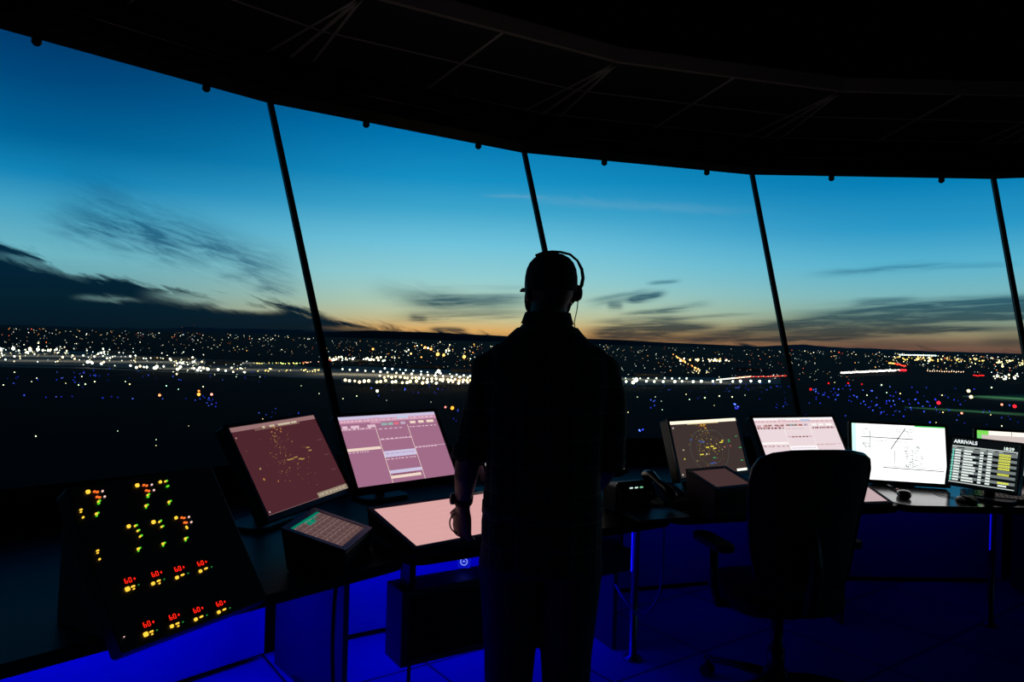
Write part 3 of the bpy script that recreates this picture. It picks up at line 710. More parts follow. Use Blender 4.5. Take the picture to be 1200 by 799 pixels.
for i in range(6):
    a, b_ = bounds[i], bounds[i+1]; m, n, tg = wt(a, b_); o0 = Vector((CX, CY, 0)); hw = 5.7*math.tan((b_-a)/2)-.05
    c = o0+n*5.62+Vector((0, 0, DT-.045))
    t_ = thing('led_strip', 'blue led strip below the ' + wlab[i].replace('black console worktop ', 'worktop '), 'light strip', c, -m, 'blue led strips under the console')
    bm = BM(); M = rootM(t_); box(bm, M, (0, 0, .004), (hw*2, .03, .012)); obj('channel', bm, dmetal_m, t_)
    bm = BM(); box(bm, M, (0, 0, -.006), (hw*2-.04, .014, .008)); obj('light_strip', bm, led_m, t_)
    area(c-Vector((0, 0, .02)), Matrix.Rotation(-m, 4, 'Z') @ Matrix.Rotation(R_(8), 4, 'X'), hw*2, .03, blue, BW[i], 'led_strip_light')
# back panels (light grey) under the desk
for i in range(6):
    a, b_ = bounds[i], bounds[i+1]; m, n, tg = wt(a, b_); o0 = Vector((CX, CY, 0)); hw = 5.9*math.tan((b_-a)/2)-.03; c = o0+n*5.93
    bm = BM(); M = T(c.x, c.y, 0, -m); box(bm, M, (0, 0, .36), (hw*2, .02, .66))
    prop(obj('back_panel', bm, grey_m, bevel=.002), 'grey back panel below the ' + wlab[i].replace('black console worktop ', 'worktop '), 'desk panel', 'grey panels behind the console knee space')
# front boxes hung below the worktops
def hung(i, off, w, h, z0, name, label, depth=.4, mt=panel_m, r=4.86):
    a, b_ = bounds[i], bounds[i+1]; m, n, tg = wt(a, b_); c = Vector((CX, CY, 0))+n*(r+depth/2)+tg*off
    t_ = thing(name, label, 'equipment', (c.x, c.y, z0), -m); M = rootM(t_)
    bm = BM(); box(bm, M, (0, 0, h/2), (w, depth, h)); obj('case', bm, mt, t_, bevel=.004)
    return t_, M
t_, M = hung(2, -.36, .50, .27, .33, 'equipment_rack', 'dark equipment case hung under the desk left of the man, blue glow above it', .14)
bm = BM(); box(bm, M, (0, -.073, .135), (.44, .006, .22)); obj('door', bm, blk_gloss, t_, bevel=.002)
bm = BM(); box(bm, M, (.17, -.079, .06), (.035, .006, .004)); obj('indicator_light', bm, E((255, 40, 20), 1.2), t_)
for s in (-1, 1):
    bm = BM(); box(bm, M, (s*.2, .0, .327), (.02, .08, .115)); obj('hanger', bm, dmetal_m, t_)
t_, M = hung(2, .40, .20, .10, .50, 'audio_panel', 'dark perforated audio panel under the desk just right of the man', .2, r=4.9)
bm = BM()
for ix in range(12):
    for iz in range(4): ell(bm, (-.085+ix*.0155, -.101, .02+iz*.02), (.004, .003, .004), M, 6)
obj('speaker_holes', bm, metal_m, t_)
for s in (-1, 1):
    bm = BM(); box(bm, M, (s*.08, 0, .157), (.012, .12, .116)); obj('hanger', bm, dmetal_m, t_)
# round-emblem button plate, blue lit
p = atz(544, 657, 0); d = ray(544, 657).normalized()
q = Vector((0, 0, CH))+d*(2.80/d.y)
t_ = thing('switch_plate', 'small blue lit plate with a ring button below the man\'s left hand', 'switch', q, R_(-2)); M = rootM(t_) @ Matrix.Rotation(R_(90), 4, 'X')
bm = BM(); rslab(bm, M, (0, 0, 0), .05, .05, .02, .006); obj('plate', bm, E((10, 20, 200), .8), t_)
bm = BM(); pts = [(math.cos(k*PI/8)*.013, math.sin(k*PI/8)*.013, .012) for k in range(17)]; tube(bm, pts, .0018, 6, M=M); tube(bm, [(-.006, 0, .012), (.006, 0, .012)], .0015, 6, M=M); tube(bm, [(0, 0, .012), (0, .006, .012)], .0015, 6, M=M); obj('ring_button', bm, E((140, 160, 255), 1.0), t_)
bm = BM(); tube(bm, [q+Vector((0, .01, 0)), q+Vector((0, .01, .9))*1 if 0 else Vector((q.x, q.y+.01, DT-.035))], .008, 8); obj('stem', bm, dmetal_m, t_)
# vertical lit posts and cables under the desk
def vpost(u, v0, y, label, st):
    d = ray(u, v0).normalized(); q = Vector((0, 0, CH))+d*(y/d.y)
    t_ = thing('console_post', label, 'post', (q.x, q.y, 0), 0, 'posts under the console'); M = rootM(t_)
    bm = BM(); lathe(bm, M, [(.045, 0), (.045, .01), (.018, .02), (.018, DT-.05), (.04, DT-.045), (.04, DT-.036)], 14); obj('tube_leg', bm, metal_m, t_, smooth=True)
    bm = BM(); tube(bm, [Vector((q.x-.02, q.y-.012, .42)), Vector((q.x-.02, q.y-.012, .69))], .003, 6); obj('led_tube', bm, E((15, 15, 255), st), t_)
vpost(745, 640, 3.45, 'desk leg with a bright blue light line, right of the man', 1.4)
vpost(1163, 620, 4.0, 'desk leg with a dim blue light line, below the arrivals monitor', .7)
def cable(name, pts, r, m, label, cat='cable', group=None):
    # Catmull-Rom through the points
    P = [Vector(p) for p in pts]; Q = []
    for i in range(len(P)-1):
        p0, p1, p2, p3 = P[max(i-1, 0)], P[i], P[i+1], P[min(i+2, len(P)-1)]
        for s in range(8):
            t = s/8; Q.append(.5*((2*p1)+(p2-p0)*t+(2*p0-5*p1+4*p2-p3)*t*t+(3*p1-p0-3*p2+p3)*t**3))
    Q.append(P[-1]); bm = BM(); tube(bm, Q, r, 6)
    return prop(obj(name, bm, m, smooth=True), label, cat, group)
cb = mat('blue_cable_sheath', (.25, .25, .5), .5)
cable('hanging_cable', [(.72, 3.35, .715), (.72, 3.32, .6), (.70, 3.28, .38), (.62, 3.26, .28), (.55, 3.3, .33), (.52, 3.42, .36)], .006, cb, 'thin cable hanging in a loop under the desk right of the man')
cable('hanging_cable', [(-.33, 2.62, .714), (-.33, 2.6, .5), (-.34, 2.62, .2), (-.33, 2.68, .006)], .007, rubber_m, 'black cable hanging from the desk corner to the floor left of the equipment case')
cable('hanging_cable', [(-.58, 2.5, .714), (-.58, 2.46, .45), (-.57, 2.5, .15), (-.56, 2.6, .007)], .007, rubber_m, 'black cable dropping from under the control panel worktop')
# cable duct on the floor at left
a0_, a1_ = atz(330, 730, .04), atz(372, 805, .04)
while math.hypot(a0_.x-CX, a0_.y-CY) > 5.78: a0_ = a0_.lerp(a1_, .03)
dd = (a1_-a0_).normalized(); nn = Vector((-dd.y, dd.x, 0))
bm = BM(); hexa(bm, [Vector((p.x, p.y, 0)) for p in (a0_-nn*.0, a1_+dd*.3, a1_+dd*.3+nn*.11, a0_+nn*.11)], [Vector((p.x, p.y, .05)) for p in (a0_+nn*.012, a1_+dd*.3+nn*.012, a1_+dd*.3+nn*.098, a0_+nn*.098)])
prop(obj('cable_duct', bm, grey_m, bevel=.003), 'pale flat cable duct lying on the blue lit floor at left', 'cable duct')
bm = BM(); p0, p1 = a0_-nn*.045, a1_+dd*.3-nn*.045; tube(bm, [Vector((p0.x, p0.y, .018)), Vector((p1.x, p1.y, .018))], .018, 8)
prop(obj('floor_cable', bm, rubber_m, smooth=True), 'thick black cable lying on the floor beside the pale duct', 'cable')

# ------------------------------------------------------------------ screens
class Scr:
    def __init__(s, M, w, h, base, strength, sample=True):
        s.M, s.w, s.h = M, w, h; s.bm = BM(); s.m = [emi('screen_base', base, strength, sample)]; s.k = 0; s.c = {}
        s._q(-.0, 0, 1, 1, 0, 0)
    def _q(s, u0, v0, u1, v1, mi, z):
        p = [((u-.5)*s.w, (.5-v)*s.h, z) for u, v in ((u0, v1), (u1, v1), (u1, v0), (u0, v0))]
        face(s.bm, [s.M @ Vector(q) for q in p], mi)
    def mi(s, rgb, st=1.0):
        k = (rgb, st)
        if k not in s.c: s.m.append(E(rgb, st)); s.c[k] = len(s.m)-1
        return s.c[k]
    def rect(s, u0, v0, u1, v1, rgb, st=1.0, z=1): s._q(u0, v0, u1, v1, s.mi(rgb, st), .0003*z)
    def line(s, u0, v0, u1, v1, t, rgb, st=1.0, z=2):
        a = Vector(((u0-.5)*s.w, (.5-v0)*s.h, .0003*z)); b = Vector(((u1-.5)*s.w, (.5-v1)*s.h, .0003*z)); n = (b-a).cross(Vector((0, 0, 1))).normalized()*t*s.h/2
        face(s.bm, [s.M @ p for p in (a-n, a+n, b+n, b-n)][::1], s.mi(rgb, st))
    def dashes(s, u0, u1, v, t, n, rgb, st=1.0, z=2, fill=.6):
        u = u0
        while u < u1:
            l = rnd(.5, 1.5)*(u1-u0)/n; s.rect(u, v-t/2, min(u+l*fill, u1), v+t/2, rgb, st, z); u += l
    def dot(s, u, v, r, rgb, st=1.0): s.rect(u-r*s.h/s.w, v-r, u+r*s.h/s.w, v+r, rgb, st, 3)
    def text(s, body, u, v, size, rgb, st=1.0):
        cu = bpy.data.curves.new('lettering', 'FONT'); cu.body = body; cu.size = size*s.h; cu.offset = .003*s.h
        o = bpy.data.objects.new('lettering', cu); C.objects.link(o)
        dg = bpy.context.evaluated_depsgraph_get(); me = bpy.data.meshes.new_from_object(o.evaluated_get(dg))
        me.transform(s.M @ Matrix.Translation(((u-.5)*s.w, (.5-v)*s.h, .0012)))
        n0 = len(s.bm.faces); s.bm.from_mesh(me); s.bm.faces.ensure_lookup_table()
        k = s.mi(rgb, st)
        for f in s.bm.faces[n0:]: f.material_index = k
        C.objects.unlink(o); bpy.data.objects.remove(o); bpy.data.meshes.remove(me)
    def done(s, parent, label=None): return obj('screen', s.bm, s.m, parent, label)
def monitor(cx, cy, cz, az_, tilt, w, h, label, base, st, draw, bez=.014, deskz=DT, name='monitor', stand=True, group=None, back=.14, depth=.045, bot=.02):
    """cz relative to the eye height as measured"""
    az_, tilt = R_(az_), R_(tilt); c = Vector((cx, cy, cz+CH)); M = frame(c, az_, tilt)
    out = Vector((-math.sin(az_), math.cos(az_), 0)); bs = c+out*back
    t_ = thing(name, label, 'monitor', (bs.x, bs.y, deskz), az_, group)
    s = Scr(M, w, h, base, st); draw(s); s.done(t_)
    bm = BM(); rslab(bm, M, (0, -(bot-bez)/2, -depth/2-.003), w+2*bez, h+bez+bot, depth, .01)
    rslab(bm, M, (0, 0, -depth-.015), w*.6, h*.6, .03, .03); obj('housing', bm, blk, t_, bevel=.004)
    bm = BM()
    for cc, ss in (((0, h/2+bez/2, 0), (w+2*bez, bez, .012)), ((0, -h/2-bot/2, 0), (w+2*bez, bot, .012)), ((-w/2-bez/2, 0, 0), (bez, h, .012)), ((w/2+bez/2, 0, 0), (bez, h, .012))): box(bm, M, cc, ss)
    obj('bezel', bm, blk_gloss, t_)
    if stand:
        bt = M @ Vector((0, 0, -depth-.03)); ft = Vector((bs.x, bs.y, deskz+.02))
        bm = BM(); tube(bm, [ft, Vector((bs.x, bs.y, (deskz+bt.z)/2)), bt+Vector((0, 0, -.02)), M @ Vector((0, 0, -depth+.005))], [.024, .022, .022, .02], 12); obj('stand', bm, dmetal_m, t_, smooth=True)
        bm = BM(); rslab(bm, T(bs.x, bs.y, deskz+.008, az_), (0, 0, 0), .24, .18, .016, .05); obj('base', bm, blk, t_, bevel=.004)
    return t_, M

def blips(s, n, cu, cv, su, sv, cols, r=(.003, .007), st=1.0):
    for _ in range(n):
        u, v = random.gauss(cu, su), random.gauss(cv, sv)
        if .03 < u < .97 and .06 < v < .94: s.dot(u, v, rnd(*r), random.choice(cols), st)
def drawA(s):
    Y = [(150, 120, 60), (130, 90, 60), (110, 75, 65)]
    s.rect(0, 0, 1, .05, (150, 112, 112)); s.rect(.25, .045, .78, .075, (120, 85, 80))
    for u, w in ((.34, .03), (.42, .06), (.52, .06), (.58, .09), (.68, .07)): s.rect(u, .035, u+w, .06, (200, 185, 160), 1, 2)
    s.rect(.60, .935, 1, 1, (150, 135, 115)); s.dashes(.62, .98, .965, .02, 9, (185, 170, 150)); s.line(0, .995, .6, .995, .008, (120, 90, 90))
    s.dot(.035, .12, .008, (190, 160, 150)); s.dot(.035, .965, .008, (200, 200, 190))
    blips(s, 90, .47, .47, .14, .17, Y); blips(s, 30, .46, .22, .05, .1, Y); blips(s, 10, .5, .1, .04, .03, [(170, 110, 60)], (.006, .01))
    for u, v in ((.44, .47), (.48, .47), (.53, .46), (.57, .49), (.60, .50), (.73, .42), (.72, .38)): s.rect(u, v, u+.04, v+.014, (165, 135, 75), 1, 3)
    s.dot(.13, .5, .01, (170, 150, 90)); s.dot(.12, .62, .012, (180, 130, 60)); s.dot(.25, .68, .008, (180, 120, 60))
    for v in (.32, .52, .72): s.rect(.90, v, .96, v+.006, (110, 80, 85), 1, 2)
monitor(-.833, 2.80-.16*1.0+.16*0, -.4897, 71.76, 31.14, .53, .3434, 'tilted monitor with a dark maroon radar picture, leftmost screen', (84, 42, 50), 1.0, drawA, group=None) if 0 else None
k = .53/.5
monitor(-.786*k, 2.642*k, -.462*k, 71.757, 31.138, .5*k, .324*k, 'leftmost tilted monitor showing a dark maroon radar picture', (78, 38, 46), 1.0, drawA)
def drawB(s, hi=(225, 190, 205), lo=(205, 150, 175), pale=(205, 195, 225), cream=(240, 215, 200), red=(220, 110, 130), txt=(120, 60, 80)):
    s.rect(0, 0, 1, .045, pale); s.rect(0, .045, 1, .10, lo); s.dashes(.02, .98, .07, .02, 22, hi); s.rect(.30, .03, .40, .12, lo); s.rect(.58, .03, .70, .075, (190, 200, 225), 1, 2)
    for u, w in ((.02, .05), (.10, .08), (.26, .08)): s.rect(u, .135, u+w, .175, hi, 1, 2)
    for u, w, c in ((.40, .06, (150, 170, 170)), (.47, .05, (150, 180, 170)), (.53, .05, red), (.60, .05, (190, 170, 190)), (.70, .06, cream), (.79, .06, cream), (.88, .08, cream)): s.rect(u, .12, u+w, .16, c, 1, 2)
    for u in (.335, .665): s.line(u, .17, u, 1, .008, cream)
    s.line(0, .20, .335, .20, .005, lo); s.dashes(.01, .3, .185, .02, 9, hi); s.dashes(.36, .6, .21, .012, 6, hi); s.dashes(.68, .97, .21, .014, 8, hi)
    s.rect(0, .46, .325, .50, cream); s.dashes(.01, .2, .52, .012, 6, hi)
    s.line(.335, .37, .665, .37, .006, hi); s.dashes(.35, .66, .36, .014, 8, hi)
    s.line(.665, .52, 1, .52, .006, hi); s.dashes(.67, .9, .53, .014, 6, hi)
    s.rect(.335, .54, .665, .63, pale); s.dashes(.35, .65, .58, .01, 12, (160, 130, 170)); s.dashes(.345, .65, .66, .014, 8, hi)
    s.rect(.335, .82, .665, .865, pale); s.dashes(.36, .6, .885, .018, 10, txt, 1, 3); s.rect(.335, .895, .64, .935, cream)
monitor(-.5, 3.285, -.499, 43.578, 33.495, .53, .333, 'tilted monitor with pink and mauve data windows, second from the left', (160, 108, 136), 1.0, drawB)
def drawH(c):
    def d(s):
        s.rect(0, 0, 1, .07, (250, 235, 225)); s.line(.5, .07, .5, 1, .006, (230, 220, 215)); s.dashes(.05, .95, .3, .012, 10, (160, 130, 130)); s.rect(.1, .5, .9, .56, (240, 240, 235))
        for v in (.15, .2, .65, .7, .75): s.dashes(.06, .9, v, .012, 9, (150, 130, 130))
    return d
k = .38/.42
monitor(.028*k, 3.807*k, -.545*k, 31.4, 34.5, .42*k, .333*k, 'pale monitor almost hidden behind the man, seen in the gap by his left elbow', (200, 205, 195), .9, drawH(0))
k = .37/.38
monitor(.402*k, 3.796*k, -.529*k, 26.99, 31.87, .38*k, .315*k, 'cream monitor almost hidden behind the man, its corner showing by his right elbow', (235, 220, 205), .9, drawH(1))
def drawC(s):
    Y = [(190, 165, 60), (160, 120, 50), (200, 190, 110), (120, 90, 50)]; G = [(40, 150, 90), (60, 110, 80)]; Bl = [(60, 90, 170), (80, 100, 160)]
    s.rect(0, 0, 1, .055, (255, 240, 215), 1.2); s.rect(.84, .955, 1, 1, (255, 250, 235), 1.2); s.rect(.25, .05, .72, .07, (230, 210, 160), 1.0)
    for rr, col, tt in ((.36, (75, 95, 85), .006), (.24, (80, 85, 60), .005)):
        pts = [(.50+rr*.78*math.cos(a), .56+rr*1.12*math.sin(a)*1.0) for a in [PI*2*q/30 for q in range(31)]]
        pts = [(u, max(v, .20)) for u, v in pts]
        for p, q in zip(pts, pts[1:]):
            if abs(p[0]-q[0])+abs(p[1]-q[1]) > .001: s.line(p[0], p[1], q[0], q[1], tt, col)
    blips(s, 70, .5, .5, .12, .16, Y, (.004, .009)); blips(s, 26, .47, .2, .06, .06, Y, (.004, .009)); blips(s, 9, .48, .1, .03, .02, [(230, 160, 40)], (.008, .014))
    for u, v, w in ((.45, .50, .045), (.52, .49, .045), (.55, .53, .05), (.67, .43, .05), (.70, .40, .03), (.34, .62, .055)): s.rect(u, v, u+w, v+.02, (235, 215, 70), 1, 3)
    for u, v, w in ((.37, .38, .03), (.40, .40, .05), (.46, .80, .04), (.50, .79, .05), (.24, .34, .03)): s.rect(u, v, u+w, v+.018, Bl[0], 1, 3)
    for u, v, w in ((.80, .43, .03), (.93, .34, .03), (.95, .56, .04), (.93, .80, .04), (.52, .70, .04), (.80, .40, .03)): s.rect(u, v, u+w, v+.016, (50, 170, 100), 1, 3)
    for u, v, c in ((.04, .12, (220, 220, 210)), (.04, .95, (230, 230, 220)), (.12, .52, (210, 190, 150)), (.11, .68, (220, 200, 80)), (.44, .63, (255, 250, 220)), (.73, .53, (200, 130, 120)), (.82, .52, (190, 90, 80))): s.dot(u, v, .013, c)
k = 1.04
monitor(.966*k, 3.502*k, -.487*k, 34.6, 18.34, .48*k, .263*k, 'dark radar monitor with pale title bar and yellow marks beside the office chair', (62, 50, 48), 1.0, drawC)
def drawD(s):
    drawB(s, hi=(205, 165, 165), lo=(235, 205, 210), pale=(255, 250, 252), cream=(255, 248, 245), red=(240, 150, 150), txt=(150, 80, 80))
    s.dashes(.02, .34, .20, .03, 9, (130, 75, 85), 1, 4); s.dashes(.70, .98, .20, .03, 9, (130, 75, 85), 1, 4); s.dashes(.12, .62, .145, .03, 9, (160, 110, 110), 1, 4); s.dashes(.4, .6, .37, .02, 4, (130, 75, 85), 1, 4); s.dashes(.02, .32, .54, .012, 6, (150, 100, 105), 1, 4)
k = 1.1
monitor(1.452*k, 3.588*k, -.471*k, 20.43, 31.16, .5*k, .28*k, 'bright pinkish white monitor rising behind the office chair', (226, 208, 212), 1.1, drawD)
def drawE(s):
    g = (120, 130, 130); dk = (35, 40, 45)
    s.line(.10, .235, .66, .245, .014, dk); s.line(.20, .12, .20, .50, .010, g); s.line(.585, .05, .42, .44, .014, dk); s.dot(.505, .24, .012, dk)
    s.line(.33, .77, .97, .785, .013, dk); s.line(.46, .46, .46, .74, .009, g); s.line(.58, .26, .58, .76, .005, (190, 150, 150)); s.line(.65, .26, .65, .76, .006, g)
    s.dashes(.34, .98, .745, .012, 30, (150, 160, 160), 1, 2); s.dashes(.20, .6, .30, .012, 12, (170, 180, 180)); s.dashes(.12, .3, .36, .012, 8, (170, 180, 180))
    for _ in range(60):
        u, v = rnd(.56, .74), rnd(.34, .74); s.rect(u, v, u+rnd(.008, .035), v+.010, (135, 145, 150), 1, 2)
    for _ in range(24):
        u, v = rnd(.10, .18), rnd(.08, .42); s.rect(u, v, u+.02, v+.008, (110, 120, 120), 1, 2)
    for _ in range(26):
        u, v = rnd(.42, .68), rnd(.06, .2); s.rect(u, v, u+.02, v+.008, (110, 118, 122), 1, 2)
    s.rect(0, 0, .05, 1, (205, 255, 240), 1.2, .5); s.rect(.68, 0, 1, .02, (60, 200, 90), 1.0)
k = .96
monitor(2.259*k, 4.228*k-.02, -.591*k, -12.3, 12.0, .5*k, .323*k, 'large glaring white monitor with an airfield line chart, right of the office chair', (255, 255, 255), 1.35, drawE)
def drawF(s):
    s.rect(0, 0, .95, 1, (12, 16, 18), 1, .5)
    s.text('ARRIVALS', .035, .115, .105, (240, 250, 250), 1.1); s.text('18:29', .755, .155, .09, (230, 245, 235), 1.1)
    s.rect(.02, .17, .96, .185, (200, 210, 205))
    s.rect(.02, .185, .96, .235, (150, 158, 155)); 
    for u, w in ((.09, .12), (.35, .08), (.52, .03), (.64, .06), (.76, .18)): s.rect(u, .20, u+w, .222, (15, 18, 18), 1, 2)
    n = 12; h = (.94-.24)/n
    for i in range(n):
        v = .24+i*h
        if i % 2 == 0: s.rect(.02, v, .96, v+h, (118, 126, 126), 1, 1)
        W_ = (235, 245, 240)
        s.rect(.03, v+h*.15, .055, v+h*.85, (120, 235, 210), 1, 2)
        s.dashes(.07, .16, v+h*.5, h*.6, 1.2, W_, 1, 3, .95); s.dashes(.20, .20+rnd(.1, .2), v+h*.5, h*.6, 1.5, W_, 1, 3, .98)
        s.rect(.44, v+h*.2, .49, v+h*.8, W_, 1, 3); s.rect(.55, v+h*.2, .615, v+h*.8, W_, 1, 3)
        if i in (0, 1, 2, 3, 4, 5, 7): s.rect(.71, v+h*.15, .87, v+h*.85, (225, 230, 90), 1, 3); s.dashes(.72, .86, v+h*.5, h*.2, 5, (120, 120, 40), 1, 4)
        if i == 10: s.rect(.72, v+h*.15, .88, v+h*.85, (225, 230, 90), 1, 3)
        if i == 11: s.rect(.73, v+h*.2, .85, v+h*.8, W_, 1, 3)
    s.rect(.02, .955, .96, .975, (190, 200, 195))
k = .86
monitor(2.786*k, 4.257*k, -.648*k, -50.68, 13.49, .36*k, .275*k, 'small dark monitor listing ARRIVALS in rows with yellow status marks', (16, 22, 24), 1.0, drawF, bez=.008, bot=.012, back=.10)
def drawG(s):
    s.rect(0, 0, 1, .10, (255, 245, 235), 1.1); s.rect(0, 0, .12, .1, (130, 225, 90), 1, 2); s.line(.35, .0, .35, .1, .01, (90, 80, 80), 1, 3); s.rect(0, .1, .05, 1, (120, 220, 120), 1, 2)
monitor(3.037, 4.25, -.585, -22.1, 11.4, .504, .25, 'pale monitor mostly hidden behind the arrivals monitor at the right edge', (210, 195, 190), 1.0, drawG)

# flat touchscreens set in the desk, on low wedges
def flat(cx, cy, cz, az_, tilt, w, h, label, base, st, draw, dz=DT, name='touchscreen', rim=.018, case=blk):
    az_, tilt = R_(az_), R_(tilt); c = Vector((cx, cy, cz+CH)); M = frame(c, az_, tilt)
    t_ = thing(name, label, 'touchscreen', (c.x, c.y, dz), az_)
    s = Scr(M, w, h, base, st); draw(s); s.done(t_)
    bm = BM(); W2, H2 = w/2+rim, h/2+rim
    top = [M @ Vector(p) for p in ((-W2, -H2, -.003), (W2, -H2, -.003), (W2, H2, -.003), (-W2, H2, -.003))]
    bot = [Vector((p.x, p.y, dz+.001)) for p in [M @ Vector(q) for q in ((-W2, -H2, -.02), (W2, -H2, -.02), (W2, H2-.03, -.02), (-W2, H2-.03, -.02))]]
    hexa(bm, bot, top); obj('case', bm, case, t_, bevel=.006)
    bm = BM()
    for cc, ss in (((0, h/2+rim/2, 0), (w+2*rim, rim, .006)), ((0, -h/2-rim/2, 0), (w+2*rim, rim, .006)), ((-w/2-rim/2, 0, 0), (rim, h, .006)), ((w/2+rim/2, 0, 0), (rim, h, .006))): box(bm, M, cc, ss)
    obj('bezel', bm, blk_gloss, t_)
    return t_, M
def drawflat(s):
    for v in (.12, .24, .36, .5, .64, .78): s.line(.02, v, .98, v, .004, (226, 176, 172))
    for u in (.2, .4, .6, .8): s.line(u, .05, u, .95, .004, (224, 172, 170))
flat(-.171, 2.771, -.677, 39.85, 77.42, .60, .307, 'wide flat touchscreen glowing pale pink in the desk beside the man\'s left hand', (218, 164, 162), 1.0, drawflat, name='desk_touchscreen')
k = 1.08
flat(1.421*k, 3.205*k, -.643*k, 15.65, 72.67, .5*k, .148*k, 'flat pinkish touchscreen in the desk, its corner showing right of the office chair', (205, 178, 182), .9, drawflat, name='desk_touchscreen')
def drawterm(s):
    s.rect(0, 0, 1, .05, (0, 120, 95), 1); s.rect(.38, .04, .62, .20, (0, 130, 100), 1); s.rect(.6, .04, .8, .12, (0, 110, 90), 1)
    for i in range(1, 6): s.line(i/6, .04, i/6, .97, .008, (140, 118, 112), 1)
    for j in range(1, 5): s.line(.04, j/5, .99, j/5, .008, (140, 118, 112), 1)
    for i in range(6):
        for j in range(5):
            if random.random() < .8: s.dashes(i/6+.03, i/6+.14, j/5+.08, .03, 2, (138, 112, 108), 1, 3)
t_, M = flat(-.594, 2.423, -.646, 84.3, 74.4, .24, .179, 'small thick touchscreen terminal with a dim brown key grid and teal edge', (92, 68, 68), 1.0, drawterm, name='touchscreen_terminal', rim=.022)
k = .95
t_, M = flat(1.004*k, 3.424*k, -.621*k, 29.6, 73.9, .22*k, .168*k, 'switched off touchscreen terminal with a painted dull brown glare, before the dark radar monitor', (78, 56, 56), .8, lambda s: None, name='touchscreen_terminal', rim=.02, case=shelf_m)  # glare on the dead screen is put in as a faint brown glow

# ------------------------------------------------------------------ airfield lighting control panel at left
PW, PHt = .427, .50
k = .97
pc = Vector((-.912*k, 1.982*k, -.592*k+CH)); pM = frame(pc, R_(60.02), R_(36.58))
pout = Vector((-math.sin(R_(60.02)), math.cos(R_(60.02)), 0))
bq = pc+pout*.12
t_ = thing('lighting_control_panel', 'black sloping control panel with red digit displays and amber and green lamps, far left', 'control panel', (bq.x, bq.y, DT), R_(60.02))
hp = .448*k
bm = BM(); rslab(bm, pM, (0, 0, -.025), PW, hp, .05, .012); obj('face_plate', bm, blk, t_, bevel=.003)
bm = BM()
tp = [pM @ Vector(q) for q in ((-PW/2+.02, -hp/2+.06, -.05), (PW/2-.02, -hp/2+.06, -.05), (PW/2-.02, hp/2-.01, -.05), (-PW/2+.02, hp/2-.01, -.05))]
bt = [Vector((p.x, p.y, DT+.001)) for p in (tp[0], tp[1], tp[2]+pout*.02, tp[3]+pout*.02)]
hexa(bm, bt, tp); obj('housing', bm, panel_m, t_, bevel=.003)
def ppx(u, v):
    """a point of the panel's own plane, in its local metres, from where a lamp is seen"""
    d = ray(u, v); o = Vector((0, 0, CH)); n = pM.col[2].to_3d(); tt = (pc-o).dot(n)/d.dot(n); q = pM.inverted() @ (o+d*tt); return q.x, q.y
red = E((255, 36, 20), 1.6); amb = E((255, 200, 60), 1.3); grn = E((90, 220, 40), 1.0); org = E((255, 110, 40), 1.3); wht = E((255, 210, 200), 1.0); tgr = E((40, 140, 60), .8)
SEG = {'6': 'afedcg', '0': 'abcdef', '+': 'gx'}
def digit(bm, M, ch, x, y, h):
    w = h*.5; t = h*.10
    S = {'a': (x, y+h/2, w, t), 'g': (x, y, w, t), 'd': (x, y-h/2, w, t), 'f': (x-w/2, y+h/4, t, h/2), 'b': (x+w/2, y+h/4, t, h/2), 'e': (x-w/2, y-h/4, t, h/2), 'c': (x+w/2, y-h/4, t, h/2), 'x': (x, y, t, h*.6)}
    for s_ in SEG[ch]:
        a, b_, c, d = S[s_]
        if ch == '6' and s_ == 'a': c *= .6; a -= w*.2
        box(bm, M, (a, b_, .004), (c*.9, d*.92, .0012))
digs = [(152, 680), (183.5, 672.5), (210, 666.5), (236.5, 660), (174, 731), (204, 722.5), (232, 714.5), (258.5, 707)]
for i, (u, v) in enumerate(digs):
    x, y = ppx(u, v)
    bm = BM(); rslab(bm, pM, (x, y, .0015), .036, .018, .003, .002, 0); 
    digit(bm, pM, '6', x-.0115, y, .0115); digit(bm, pM, '0', x-.001, y, .0115); digit(bm, pM, '+', x+.0105, y, .0115)
    me_f = bm.faces; nf = len(rrect(1, 1, .1))+2
    bm.faces.ensure_lookup_table()
    for f in bm.faces[nf:]: f.material_index = 1
    o = obj('digit_display', bm, [mat('display_window', (.05, .002, .002), .3) if i == 0 else bpy.data.materials['display_window'], red], t_)
def lampdot(u, v, w, h, m, name='indicator_light'):
    x, y = ppx(u, v); bm = BM(); rslab(bm, pM, (x, y, .002), w, h, .004, min(w, h)*.25); return obj(name, bm, m, t_)
big_ = .0085
for i, (u, v) in enumerate([(149, 690.5), (179, 684), (207, 677), (234.5, 669.5), (170.5, 743.5), (201, 734), (229, 726), (256, 717.5)]):
    s_ = .0105 if i in (0, 4) else .0078
    lampdot(u, v, s_, s_, amb, 'push_button'); lampdot(u+6.5, v-3.2, .0085, .0038, amb); 
    if i in (0, 1, 4, 5): lampdot(u+7.5, v-.2, .0038, .003, amb)
    lampdot(u+13, v-5, .0022, .0026, tgr)
def cluster(u, v, big_, rows):
    lampdot(u, v, .0095*big_, .0095*big_, amb, 'push_button')
    for du, dv, c in rows: lampdot(u+du, v+dv, .0055 if c in (org, grn) else .0038, .0045, c); 
for u, v in ((102.8, 576.6), (160.5, 569), ):
    cluster(u, v, 1, [(7.5, -.2, org), (11, .3, org), (10.5, 6, org), (13.5, 6.6, org), (17, -.8, wht), (19.5, 5.6, wht), (12, 11.5, amb), (13.5, 10.5, grn), (12.5, 13.5, grn)])
cluster(206, 607, .8, [(6.5, -.2, org), (9.5, .2, org), (9.8, 5.5, org), (12, 5.7, org), (15, -1, wht), (17.8, 5, wht), (12, 10.5, amb), (13, 12, amb)])
